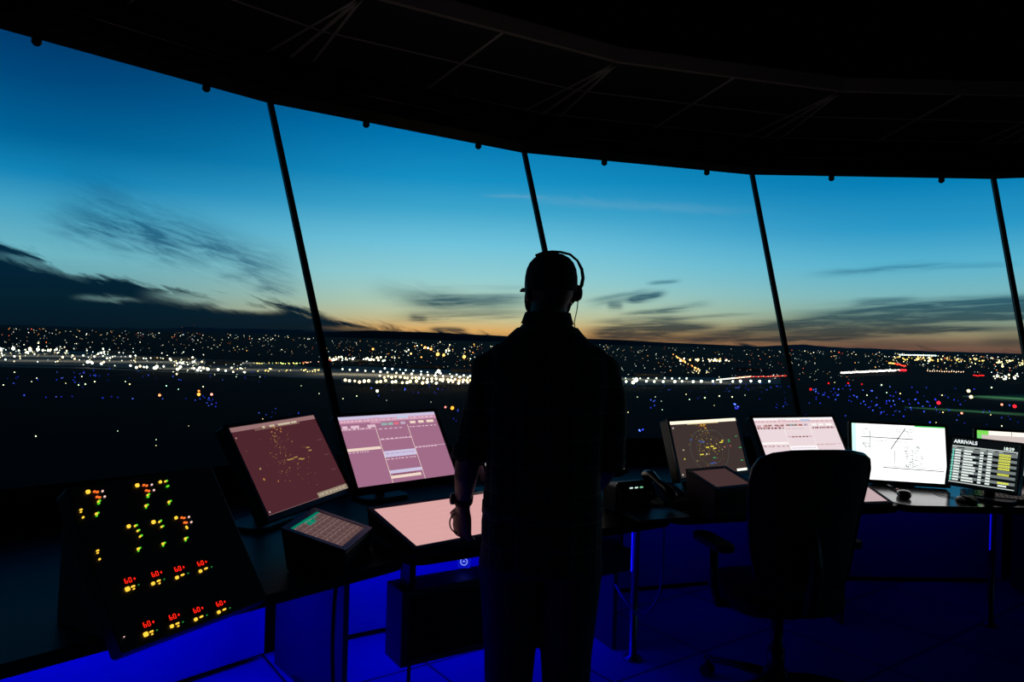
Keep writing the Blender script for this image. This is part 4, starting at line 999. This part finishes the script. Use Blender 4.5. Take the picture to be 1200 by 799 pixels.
cluster(187.5, 565, .75, [(5.8, -.6, amb), (7.4, -1.2, grn), (9, 4.8, grn), (8.2, 5.2, grn)])
cluster(150.5, 617, .9, [(7.3, -.4, amb), (9, -1.2, grn), (10.3, 5.4, amb), (11.8, 4.6, grn), (13.2, 12, amb), (14.8, 10.8, grn)])
cluster(179.5, 612, .95, [(6.8, -.2, amb), (8.4, -1.4, grn), (9.4, 5.6, amb), (11, 4.8, grn)])
for u, v in ((112.5, 602.5), (170.5, 593), (197.5, 588.5), (161.5, 643.5), (190.5, 637.5), (216.8, 631.5)):
    lampdot(u, v, .0052, .006, amb); lampdot(u+2.2, v-1.2, .004, .0045, grn); lampdot(u+.4, v+2.2, .003, .004, grn)
for u, v in ((94.5, 597.5), (114, 645.5)): lampdot(u, v, .0062, .003, amb); lampdot(u, v+2.8, .004, .0025, amb)
lampdot(97, 606.5, .0042, .0042, amb); lampdot(116.3, 655.5, .0042, .0042, amb); lampdot(145, 746.5, .002, .002, wht)

# ------------------------------------------------------------------ small things on the desk
def onray(u, v, z): return atz(u, v, z)
def mouse(u, v, rz, label):
    p = onray(u, v, DT+.02); p.z = DT; t = thing('computer_mouse', label, 'mouse', p, rz); M = rootM(t)
    bm = BM(); secs = []
    for y, w, h in ((-.055, .012, .008), (-.05, .024, .022), (-.03, .032, .036), (0, .034, .040), (.03, .030, .030), (.052, .022, .016), (.06, .01, .008)):
        secs.append((M @ Vector((0, y, h*.5)), M.to_3x3() @ Vector((w, 0, 0)), Vector((0, 0, h*.5)), .8))
    loft(bm, secs, 20); obj('mouse_body', bm, blk_gloss, t, smooth=True)
    bm = BM(); tube(bm, [M @ Vector((-.003, .035, .029)), M @ Vector((.003, .035, .029))], .007, 10); obj('scroll_wheel', bm, rubber_m, t)
    bm = BM(); tube(bm, [M @ Vector(q) for q in ((0, .055, .006), (.01, .10, .004), (-.02, .16, .004), (.0, .23, .004))], .0022, 6); obj('cord', bm, rubber_m, t)
mouse(1059, 578, R_(-20), 'black computer mouse below the left part of the white chart monitor')
mouse(1133, 584, R_(10), 'black computer mouse below the arrivals monitor')
# pens and handset by the touchscreen
a_, b_ = atz(1034, 566, DT+.01), atz(1052, 573.5, DT+.01)
bm = BM(); dd = (b_-a_).normalized(); tube(bm, [a_-dd*.03, b_-dd*.01], .006, 8, 0); tube(bm, [b_-dd*.01, b_+dd*.008, b_+dd*.014], [.006, .006, .002], 8, 1)
prop(obj('marker_pen', bm, [blk_gloss, mat('red_cap', (.5, .03, .03), .4)], smooth=True), 'black pen with a red cap lying by the mouse below the white chart monitor', 'pen')
def keyboard(u, v, rz, w, label):
    p = atz(u, v, DT+.01); p.z = DT; t = thing('keyboard', label, 'keyboard', p, rz); M = rootM(t)
    bm = BM(); hexa(bm, [M @ Vector(q) for q in ((-w/2, -.07, .001), (w/2, -.07, .001), (w/2, .07, .001), (-w/2, .07, .001))], [M @ Vector(q) for q in ((-w/2, -.07, .012), (w/2, -.07, .012), (w/2, .07, .026), (-w/2, .07, .026))]); obj('keyboard_case', bm, blk, t, bevel=.003)
    bm = BM(); nx = int(w/.019)-1
    for j in range(6):
        for i in range(nx): x_, y_ = -w/2+.02+i*.019, -.055+j*.021; z_ = .012+(y_+.07)*.1; box(bm, M, (x_, y_, z_+.004), (.015, .016, .008))
    obj('keys', bm, blk_gloss, t)
keyboard(1175, 583, R_(-25), .36, 'black keyboard lying at the right edge under the arrivals monitor')
keyboard(1085, 571, R_(-6), .30, 'black keyboard directly under the white chart monitor') if 0 else None
# radio box with four lit buttons right of the man
p = Vector((.555, 3.26, DT)); az_ = R_(28)
t = thing('radio_unit', 'small black radio box with three greenish lit buttons, just right of the man', 'radio', p, az_); M = rootM(t)
fM = frame(Vector((.570, 3.205, DT+.10)), az_, R_(35))
bm = BM(); box(bm, M, (0, .03, .06), (.20, .10, .118)); obj('case', bm, blk, t, bevel=.006)
bm = BM(); rslab(bm, fM, (0, 0, 0), .19, .09, .012, .01); obj('front_panel', bm, blk_gloss, t)
for i in range(3):
    bm = BM(); rslab(bm, fM, (-.03+i*.028, .012, .008), .016, .005, .004, .002); obj('lit_button', bm, E([(210, 235, 235), (200, 235, 220), (120, 200, 150)][i], 1.0), t)
for i in range(2):
    bm = BM(); lathe(bm, fM @ Matrix.Translation((-.05+i*.1, -.022, .006)), [(.012, 0), (.011, .014), (.009, .016)], 14); obj('knob', bm, blk, t, smooth=True)
p = Vector((.76, 3.44, DT))
t = thing('telephone', 'black desk telephone with its handset on the cradle, left of the brown glare terminal', 'telephone', p, R_(25)); M = rootM(t)
bm = BM(); hexa(bm, [M @ Vector(q) for q in ((-.09, -.09, .001), (.09, -.09, .001), (.09, .09, .001), (-.09, .09, .001))], [M @ Vector(q) for q in ((-.085, -.085, .025), (.085, -.085, .025), (.085, .085, .08), (-.085, .085, .08))]); obj('phone_base', bm, blk, t, bevel=.005)
bm = BM(); tube(bm, [M @ Vector(q) for q in ((-.055, -.10, .06), (-.055, -.06, .085), (-.055, 0, .10), (-.055, .06, .125), (-.055, .10, .115))], [.026, .022, .015, .022, .026], 12, roundcap=True); obj('handset', bm, blk_gloss, t, smooth=True)
bm = BM(); fm = frame(M @ Vector((.03, 0, .054)), R_(25), R_(73))
for i in range(4):
    for j in range(4): rslab(bm, fm, (-.036+i*.022, -.036+j*.022, .004), .015, .013, .006, .003)
obj('keypad', bm, panel_m, t)
bm = BM(); pts = []
for i in range(60):
    a = i*1.0; pts.append(M @ Vector((-.10-.0018*i+.006*math.cos(a), -.09+.002*i*.6, .012+.006*math.sin(a))))
tube(bm, pts, .0022, 5); obj('coiled_cord', bm, rubber_m, t)
bm = BM(); q = atz(768, 603, DT+.002); M = T(q.x, q.y, DT, R_(20))  # thin blue sheet stands in for a bluish reflection on the worktop
rslab(bm, M, (0, 0, .004), .26, .18, .006, .004); prop(obj('reflection_sheet', bm, mat('blue_reflection', (.02, .10, .16), .35)), 'dark blue glossy sheet painted as a desk reflection between man and chair', 'reflection_sheet')

# ------------------------------------------------------------------ office chair, seen from behind
CHX, CHY, CRZ = 1.166, 3.10, .20
ch = thing('office_chair', 'black high backed office chair on wheels, empty, turned to the pinkish white monitor', 'chair', (CHX, CHY, 0), CRZ); M = rootM(ch)
def mv(*p): return M @ Vector(p)
bm = BM(); secs = []
CZ = .014
bp = [(.515, .10, -.195), (.53, .17, -.20), (.58, .205, -.205), (.68, .225, -.212), (.78, .238, -.225), (.88, .25, -.242), (.96, .255, -.262), (1.01, .252, -.274), (1.045, .235, -.284), (1.066, .195, -.29), (1.078, .13, -.293), (1.082, .06, -.294)]
bp = [(z_+CZ, w_, y_) for z_, w_, y_ in bp]
for z_, w_, y_ in bp:
    secs.append((mv(0, y_, z_), M.to_3x3() @ Vector((w_, 0, 0)), M.to_3x3() @ Vector((0, .020, 0)), .55))
loft(bm, secs, 28)
for v in bm.verts:                      # wrap the sides forward
    l = M.inverted() @ v.co; l.y += .9*l.x*l.x; v.co = M @ l
br_ = obj('backrest', bm, mesh_m, ch, smooth=True)
bm = BM(); pts = []
outl = [(w_, y_, z_) for z_, w_, y_ in bp]
path = [(-w_, y_+.9*w_*w_, z_) for w_, y_, z_ in outl]+[(w_, y_+.9*w_*w_, z_) for w_, y_, z_ in outl[::-1]]
tube(bm, [mv(*p) for p in path], .013, 8); obj('back_frame', bm, blk_gloss, ch, smooth=True)
bm = BM(); tube(bm, [mv(0, -.235, .78), mv(0, -.26, .62), mv(0, -.23, .46), mv(0, -.05, .40)], [.02, .03, .034, .03], 10, flat=1.0); obj('back_support', bm, blk, ch, smooth=True)
bm = BM(); secs = []
for z_, w_, d_ in ((.405, .20, .19), (.415, .235, .225), (.44, .25, .24), (.47, .25, .24), (.49, .235, .225), (.497, .18, .17)):
    secs.append((mv(0, .03, z_), M.to_3x3() @ Vector((w_, 0, 0)), M.to_3x3() @ Vector((0, d_, 0)), .6))
loft(bm, secs, 28); obj('seat', bm, fabric_m, ch, smooth=True)
for s in (-1, 1):
    bm = BM(); tube(bm, [mv(s*.16, .0, .41), mv(s*.275, .0, .42), mv(s*.30, .0, .50), mv(s*.30, .0, .655)], [.016, .018, .02, .018], 10)
    a_ = obj('armrest', bm, blk, ch, smooth=True)
    bm = BM(); rslab(bm, M, (s*.295, .02, .675), .085, .26, .03, .035); obj('arm_pad', bm, rubber_m, a_, bevel=.006)
bm = BM(); lathe(bm, M, [(.06, .405), (.06, .37), (.026, .36), (.026, .22), (.036, .22), (.036, .09)], 16); obj('gas_lift', bm, dmetal_m, ch, smooth=True)
bs = obj('base', (lambda b_: (lathe(b_, M, [(.05, .125), (.055, .10), (.05, .075), (.02, .07)], 16), b_)[1])(BM()), blk_gloss, ch, smooth=True)
for i in range(5):
    a = R_(200)+i*2*PI/5; c_, s_ = math.cos(a), math.sin(a)
    bm = BM(); loft(bm, [(mv(c_*r, s_*r, z_), M.to_3x3() @ Vector((-s_*w_, c_*w_, 0)), Vector((0, 0, h_))) for r, z_, w_, h_ in ((.03, .10, .028, .02), (.15, .098, .024, .018), (.30, .082, .018, .012), (.325, .08, .012, .008))], 12)
    lg = obj('base_leg', bm, blk_gloss, bs, smooth=True)
    bm = BM()
    for o_s in (-1, 1):
        q = mv(c_*.31-s_*.014*o_s, s_*.31+c_*.014*o_s, .028); ax = (M.to_3x3() @ Vector((-s_, c_, 0)))*.009
        tube(bm, [q-ax, q+ax], .027, 14)
    tube(bm, [mv(c_*.31, s_*.31, .03), mv(c_*.31, s_*.31, .082)], .007, 8); obj('caster', bm, rubber_m, lg)

# ------------------------------------------------------------------ the man
def voxel(o, size, sm=4, fac=.5):
    m_ = o.modifiers.new('skin', 'REMESH'); m_.mode = 'VOXEL'; m_.voxel_size = size; m_.use_smooth_shade = True
    s_ = o.modifiers.new('soft', 'SMOOTH'); s_.iterations = sm; s_.factor = fac
    dg = bpy.context.evaluated_depsgraph_get(); dg.update(); me = bpy.data.meshes.new_from_object(o.evaluated_get(dg))
    o.modifiers.clear(); o.data = me; me.shade_smooth()
px0, py0 = .113, 2.35
man = thing('person', 'man in dark plaid shirt, black cap and headset standing with his back turned', 'person', (px0, py0, 0), 0)
def P(x_, y_, z_): return Vector((px0+x_, py0+y_, z_))
X_ = Vector((1, 0, 0)); Y_ = Vector((0, 1, 0))
HR = Matrix.Rotation(R_(16), 4, 'Z')                     # head turned a little to his left
HM = Matrix.Translation(P(.008, .015, 1.665)) @ HR
arms = {-1: [(-.172, 0, 1.405), (-.192, .0, 1.33), (-.224, .0, 1.20), (-.242, .01, 1.12), (-.252, .05, 1.05), (-.264, .12, .955), (-.266, .14, .925)],
        1: [(.180, 0, 1.405), (.203, .0, 1.31), (.212, .005, 1.20), (.212, .03, 1.11), (.20, .11, 1.05), (.175, .24, .965), (.168, .27, .94)]}
def torso(bm, g, z0, z1, mi=0):
    S = [(.62, .17, .125, .0), (.78, .178, .128, 0), (.88, .184, .128, -.002), (.96, .182, .122, 0), (1.04, .176, .12, .005), (1.12, .176, .12, .008), (1.22, .186, .122, .005), (1.32, .196, .122, 0), (1.39, .202, .115, -.003), (1.43, .192, .105, -.005), (1.46, .165, .094, -.006), (1.49, .136, .086, -.005), (1.52, .110, .078, -.002), (1.545, .088, .070, 0), (1.575, .064, .062, .004)]
    loft(bm, [(P(0, y_, z_), X_*(w_+g), Y_*(d_+g), .86) for z_, w_, d_, y_ in S if z0 <= z_ <= z1], 32)
def hand(bm, wrist, fwd, palm_n, side):
    """palm, four unequal bent fingers and a thumb leaving the side of the palm"""
    fwd = Vector(fwd).normalized(); n = Vector(palm_n); n = (n-fwd*n.dot(fwd)).normalized(); w = fwd.cross(n)*side
    loft(bm, [(wrist-fwd*.02, w*.027, n*.020), (wrist+fwd*.005, w*.029, n*.018), (wrist+fwd*.04, w*.040, n*.016), (wrist+fwd*.08, w*.043, n*.014), (wrist+fwd*.095, w*.040, n*.010)], 16)
    for i, (o_, L) in enumerate(((-.031, .066), (-.0105, .076), (.0105, .072), (.030, .056))):
        b_ = wrist+fwd*.082+w*o_; d1 = (fwd+w*o_*1.6+n*.25).normalized(); d2 = (fwd+n*.9).normalized(); d3 = (fwd*.5+n*1.2).normalized()
        p1 = b_+d1*L*.45; p2 = p1+d2*L*.32; p3 = p2+d3*L*.25
        tube(bm, [b_-fwd*.02, b_, p1, p2, p3], [.0095, .0095, .0088, .008, .0068], 10, roundcap=True)
    b_ = wrist+fwd*.028-w*.030; d1 = (fwd*.6-w*.75+n*.35).normalized(); d2 = (fwd*.9-w*.25+n*.5).normalized()
    tube(bm, [wrist+fwd*.015-w*.012, b_, b_+d1*.032, b_+d1*.032+d2*.028], [.014, .0125, .0105, .008], 10, roundcap=True)
def bodymesh():
    bm = BM(); torso(bm, 0, .7, 1.575)
    tube(bm, [P(0, -.005, 1.50), P(0, 0, 1.56), P(.003, .008, 1.62)], [.068, .060, .060], 20)                 # neck
    ell(bm, (0, 0, .018), (.076, .094, .100), HM, 28); ell(bm, (0, .028, -.045), (.060, .068, .066), HM, 24)     # skull, jaw
    ell(bm, (0, .072, -.088), (.026, .022, .020), HM, 14)                                                       # chin
    loft(bm, [(HM @ Vector((0, .088, .022)), HR.to_3x3() @ Vector((.008, 0, 0)), HR.to_3x3() @ Vector((0, .008, 0))), (HM @ Vector((0, .105, -.012)), HR.to_3x3() @ Vector((.012, 0, 0)), HR.to_3x3() @ Vector((0, .014, 0))), (HM @ Vector((0, .094, -.028)), HR.to_3x3() @ Vector((.016, 0, 0)), HR.to_3x3() @ Vector((0, .012, 0)))], 12)
    ell(bm, (0, .086, .034), (.052, .012, .010), HM, 14)                                                        # brow
    ell(bm, (0, .090, -.052), (.024, .010, .006), HM, 12); ell(bm, (0, .088, -.064), (.022, .010, .007), HM, 12) # lips
    for s in (-1, 1):
        ell(bm, (s*.030, .082, .014), (.013, .010, .009), HM, 12)
        ell(bm, (s*.080, -.006, -.004), (.008, .018, .032), HM, 14); ell(bm, (s*.076, .0, -.03), (.008, .010, .010), HM, 10)
        a = arms[s]; tube(bm, [P(*q) for q in a], [.056, .050, .043, .042, .040, .029, .026], 18, roundcap=True)
        ell(bm, P(s*.175, 0, 1.405), (.058, .058, .056), None, 18)
        hp_ = P(s*.095, 0, .90); kn = P(s*.100, .02, .50); an = P(s*.105, -.02, .09)
        tube(bm, [P(s*.088, 0, .93), P(s*.098, 0, .80), P(s*.100, .01, .62), kn, P(s*.102, -.01, .38), P(s*.104, -.02, .22), an], [.098, .092, .075, .060, .058, .045, .038], 20)
        loft(bm, [(P(s*.11+s*t_*.02, y_, z_), X_*w_, Vector((0, 0, h_))) for t_, y_, z_, w_, h_ in ((0, -.08, .045, .025, .03), (.2, -.04, .055, .036, .045), (.5, .04, .048, .042, .036), (1, .12, .035, .046, .022), (1.2, .17, .03, .030, .014))], 16)
    hand(bm, P(*arms[-1][-1]), (-.02, .22, -.97), (.55, .75, .2), 1)
    hand(bm, P(*arms[1][-1]), (-.1, .8, -.6), (-.2, .55, .75), -1)
    return bm
bo = obj('body', bodymesh(), skin_m, man); voxel(bo, .0055, 4)
# hair and beard
bm = BM(); ell(bm, (0, .020, -.055), (.066, .070, .062), HM, 24); ell(bm, (0, .070, -.085), (.034, .028, .030), HM, 16)
for s in (-1, 1): ell(bm, (s*.066, .022, -.028), (.014, .026, .046), HM, 14)
bd = obj('beard', bm, hair_m, man); voxel(bd, .004, 4)
# shirt with a faint plaid
plaid = bpy.data.materials.new('dark_plaid_cloth'); plaid.use_nodes = True; nt = plaid.node_tree; b = nt.nodes['Principled BSDF']; b.inputs['Roughness'].default_value = .95
tc = nt.nodes.new('ShaderNodeTexCoord'); fac = None
for bt_, rz_ in (((1, 0, 0), 0), ((0, 0, 1), 0)):
    mp = nt.nodes.new('ShaderNodeSeparateXYZ'); nt.links.new(tc.outputs['Object'], mp.inputs[0])
    ax = 0 if bt_[0] else 2
    for per, wd in ((.085, .05), (.085, .25)):
        m1 = nt.nodes.new('ShaderNodeMath'); m1.operation = 'MULTIPLY'; m1.inputs[1].default_value = 1/per; nt.links.new(mp.outputs[ax], m1.inputs[0])
        m2 = nt.nodes.new('ShaderNodeMath'); m2.operation = 'FRACT'; nt.links.new(m1.outputs[0], m2.inputs[0])
        m3 = nt.nodes.new('ShaderNodeMath'); m3.operation = 'LESS_THAN'; m3.inputs[1].default_value = wd; nt.links.new(m2.outputs[0], m3.inputs[0])
        m4 = nt.nodes.new('ShaderNodeMath'); m4.operation = 'MULTIPLY'; m4.inputs[1].default_value = .5 if wd < .1 else .12; nt.links.new(m3.outputs[0], m4.inputs[0])
        if fac is None: fac = m4
        else:
            s_ = nt.nodes.new('ShaderNodeMath'); s_.operation = 'ADD'; nt.links.new(fac.outputs[0], s_.inputs[0]); nt.links.new(m4.outputs[0], s_.inputs[1]); fac = s_
mxx = nt.nodes.new('ShaderNodeMix'); mxx.data_type = 'RGBA'; mxx.inputs[6].default_value = (.010, .009, .009, 1); mxx.inputs[7].default_value = (.2, .16, .12, 1)
nt.links.new(fac.outputs[0], mxx.inputs[0]); nt.links.new(mxx.outputs[2], b.inputs['Base Color'])
bm = BM(); torso(bm, .012, .78, 1.55)
for s in (-1, 1):
    a = [P(*q) for q in arms[s][:4]]
    tube(bm, a, [.062, .060, .056, .054], 20); ell(bm, P(s*.178, 0, 1.405), (.066, .068, .062), None, 18)
    ell(bm, P(s*.12, -.005, 1.445), (.080, .066, .048), None, 18)
loft(bm, [(P(0, -.004, 1.53), X_*.082, Y_*.076), (P(0, 0, 1.56), X_*.076, Y_*.072), (P(.002, .004, 1.575), X_*.070, Y_*.070)], 24)
sh = obj('shirt', bm, plaid, man); voxel(sh, .0075, 4)
# soft folds
for v in sh.data.vertices:
    c_ = v.co; n_ = v.normal; v.co = c_+n_*(.005*noise.noise(Vector((c_.x*9, c_.y*9, c_.z*16)))+.004*noise.noise(Vector((c_.x*24+5, c_.y*20, c_.z*10))))
bm = BM(); 
for w_, z_ in ((.079, 1.565),): loft(bm, [(P(0, -.002, 1.555), X_*.086, Y_*.079), (P(0, -.004, 1.575), X_*.079, Y_*.077), (P(.001, .0, 1.592), X_*.074, Y_*.073), (P(.001, .0, 1.594), X_*.068, Y_*.070)], 28)
obj('collar', bm, plaid, sh, smooth=True)
for s in (-1, 1):
    a, b_ = P(*arms[s][2]), P(*arms[s][3]); d_ = (b_-a).normalized()
    bm = BM(); tube(bm, [b_-d_*.035, b_-d_*.015, b_+d_*.012], [.057, .059, .057], 24); obj('sleeve_cuff', bm, plaid, sh, smooth=True)
bm = BM()
loft(bm, [(P(0, 0, z_), X_*w_, Y_*d_, .86) for z_, w_, d_ in ((.76, .186, .128), (.84, .190, .134), (.92, .188, .13), (.97, .182, .126))], 28)
for s in (-1, 1): tube(bm, [P(s*.090, 0, .90), P(s*.098, 0, .78), P(s*.092, .01, .62), P(s*.092, .02, .48), P(s*.094, 0, .36), P(s*.100, -.02, .20), P(s*.106, -.02, .06)], [.098, .104, .096, .084, .076, .068, .066], 22)
je = obj('jeans', bm, jeans_m, man); voxel(je, .009, 3)
bm = BM(); loft(bm, [(P(0, 0, z_), X_*w_, Y_*d_, .86) for z_, w_, d_ in ((.945, .196, .136), (.98, .195, .135))], 32); 
for s in (-1, 1):
    b2 = BM(); loft(b2, [(P(s*.11+s*t_*.02, y_, z_), X_*w_, Vector((0, 0, h_))) for t_, y_, z_, w_, h_ in ((0, -.10, .04, .028, .036), (.2, -.05, .055, .045, .052), (.5, .04, .05, .050, .046), (1, .12, .034, .054, .031), (1.2, .185, .03, .038, .026))], 18)
    obj('shoe', b2, rubber_m, man, smooth=True, label='black shoe on his %s foot' % ('left' if s < 0 else 'right'))
obj('belt', bm, rubber_m, man, smooth=True)
# cap: crown, band, button, brim turned with the head
bm = BM(); R3 = HR.to_3x3(); secs = []
for z_, w_, d0_ in ((-.002, .0830, .101), (.02, .0835, .102), (.045, .0825, .101), (.07, .078, .096), (.09, .069, .086), (.105, .056, .070), (.116, .038, .048), (.1215, .018, .022), (.1225, .005, .005)):
    secs.append((HM @ Vector((0, -.002, z_)), R3 @ Vector((w_, 0, 0)), R3 @ Vector((0, d0_, 0)), .96))
loft(bm, secs, 32); cp_ = obj('cap', bm, cap_m, man, smooth=True, label='black baseball cap worn brim forward')
bm = BM(); lathe(bm, HM @ Matrix.Translation((0, -.002, .121)), [(.008, 0), (.008, .003), (.004, .006)], 12); obj('cap_button', bm, cap_m, cp_, smooth=True)
bm = BM(); top_, bot_ = [], []
for k in range(17):
    a = PI*k/16; x_ = .076*math.cos(a); y_ = .062+.115*math.sin(a)**.8; z_ = .012-.25*x_*x_/.076-.02*math.sin(a)
    top_.append(HM @ Vector((x_, y_, z_+.012+.004))); bot_.append(HM @ Vector((x_, y_, z_+.012)))
hexa(bm, bot_, top_); obj('brim', bm, cap_m, cp_, smooth=True)
# headset
hs = thing('headset', 'black headset worn over his cap with the ear cup on his right ear', 'headset', HM @ Vector((.09, 0, -.01)), R_(16))
bm = BM(); hb_ = [(.092, .0), (.106, .022), (.1105, .046), (.105, .075), (.089, .102), (.063, .121), (.03, .127), (0, .127), (-.035, .120), (-.055, .110)]
tube(bm, [HM @ Vector((x_, -.004, z_)) for x_, z_ in hb_], [.0065, .0065, .006, .0055, .004, .004, .004, .004, .004, .005], 8); obj('headband', bm, blk_gloss, hs, smooth=True)
ec = HM @ Matrix.Translation((.088, -.004, -.005)) @ Matrix.Rotation(R_(90), 4, 'Y')
bm = BM(); lathe(bm, ec, [(.020, -.010), (.027, -.006), (.028, .004), (.022, .014), (.008, .017)], 20); e_ = obj('ear_cup', bm, blk, hs, smooth=True)
bm = BM(); lathe(bm, ec, [(.020, -.016), (.026, -.013), (.026, -.007), (.02, -.005)], 20); obj('ear_cushion', bm, rubber_m, e_, smooth=True)
bm = BM(); tube(bm, [HM @ Vector(q) for q in ((.096, .01, -.02), (.092, .06, -.045), (.06, .105, -.06), (.03, .115, -.062))], .0025, 6); tube(bm, [HM @ Vector(q) for q in ((.034, .114, -.062), (.018, .117, -.062))], .006, 8); obj('microphone_boom', bm, blk, hs, smooth=True)
bm = BM(); tube(bm, [HM @ Vector(q) for q in ((.095, -.004, -.03), (.090, -.01, -.06), (.078, -.02, -.10), (.074, -.04, -.13), (.06, -.10, -.16), (.04, -.125, -.22))], .0018, 6); obj('cord', bm, rubber_m, hs, smooth=True)
# watch and a loop of cord at the left hand
w0, w1 = P(*arms[-1][5]), P(*arms[-1][6]); d_ = (w1-w0).normalized()
wt_ = thing('wristwatch', 'black watch on the man\'s left wrist', 'watch', w0, 0)
bm = BM(); tube(bm, [w0-d_*.016, w0-d_*.014, w0+d_*.010, w0+d_*.012], [.031, .034, .0335, .030], 24); obj('strap', bm, rubber_m, wt_, smooth=True)
bm = BM(); c_ = w0+Vector((-.036, -.004, 0)); ax = Vector((-1, -.2, .1)).normalized()
tube(bm, [c_-ax*.006, c_+ax*.005, c_+ax*.008], [.019, .020, .015], 20); obj('watch_case', bm, dmetal_m, wt_, smooth=True)
bm = BM(); h0 = w1+Vector((-.012, .01, -.03)); pts = []
for k in range(13):
    a = -PI/2+PI*k/12*1.0; pts.append(h0+Vector((-.028*math.cos(a)-.004, .0, .034*math.sin(a)-.03)))
tube(bm, pts, .0026, 6); prop(obj('cord_loop', bm, rubber_m, smooth=True), 'thin loop of dark cord held at the man\'s left hand', 'cord')

# ------------------------------------------------------------------ view
vs = bpy.context.scene.view_settings
vs.view_transform = 'Standard'; vs.look = 'None'; vs.exposure = 0; vs.gamma = 1; vs.use_curve_mapping = False
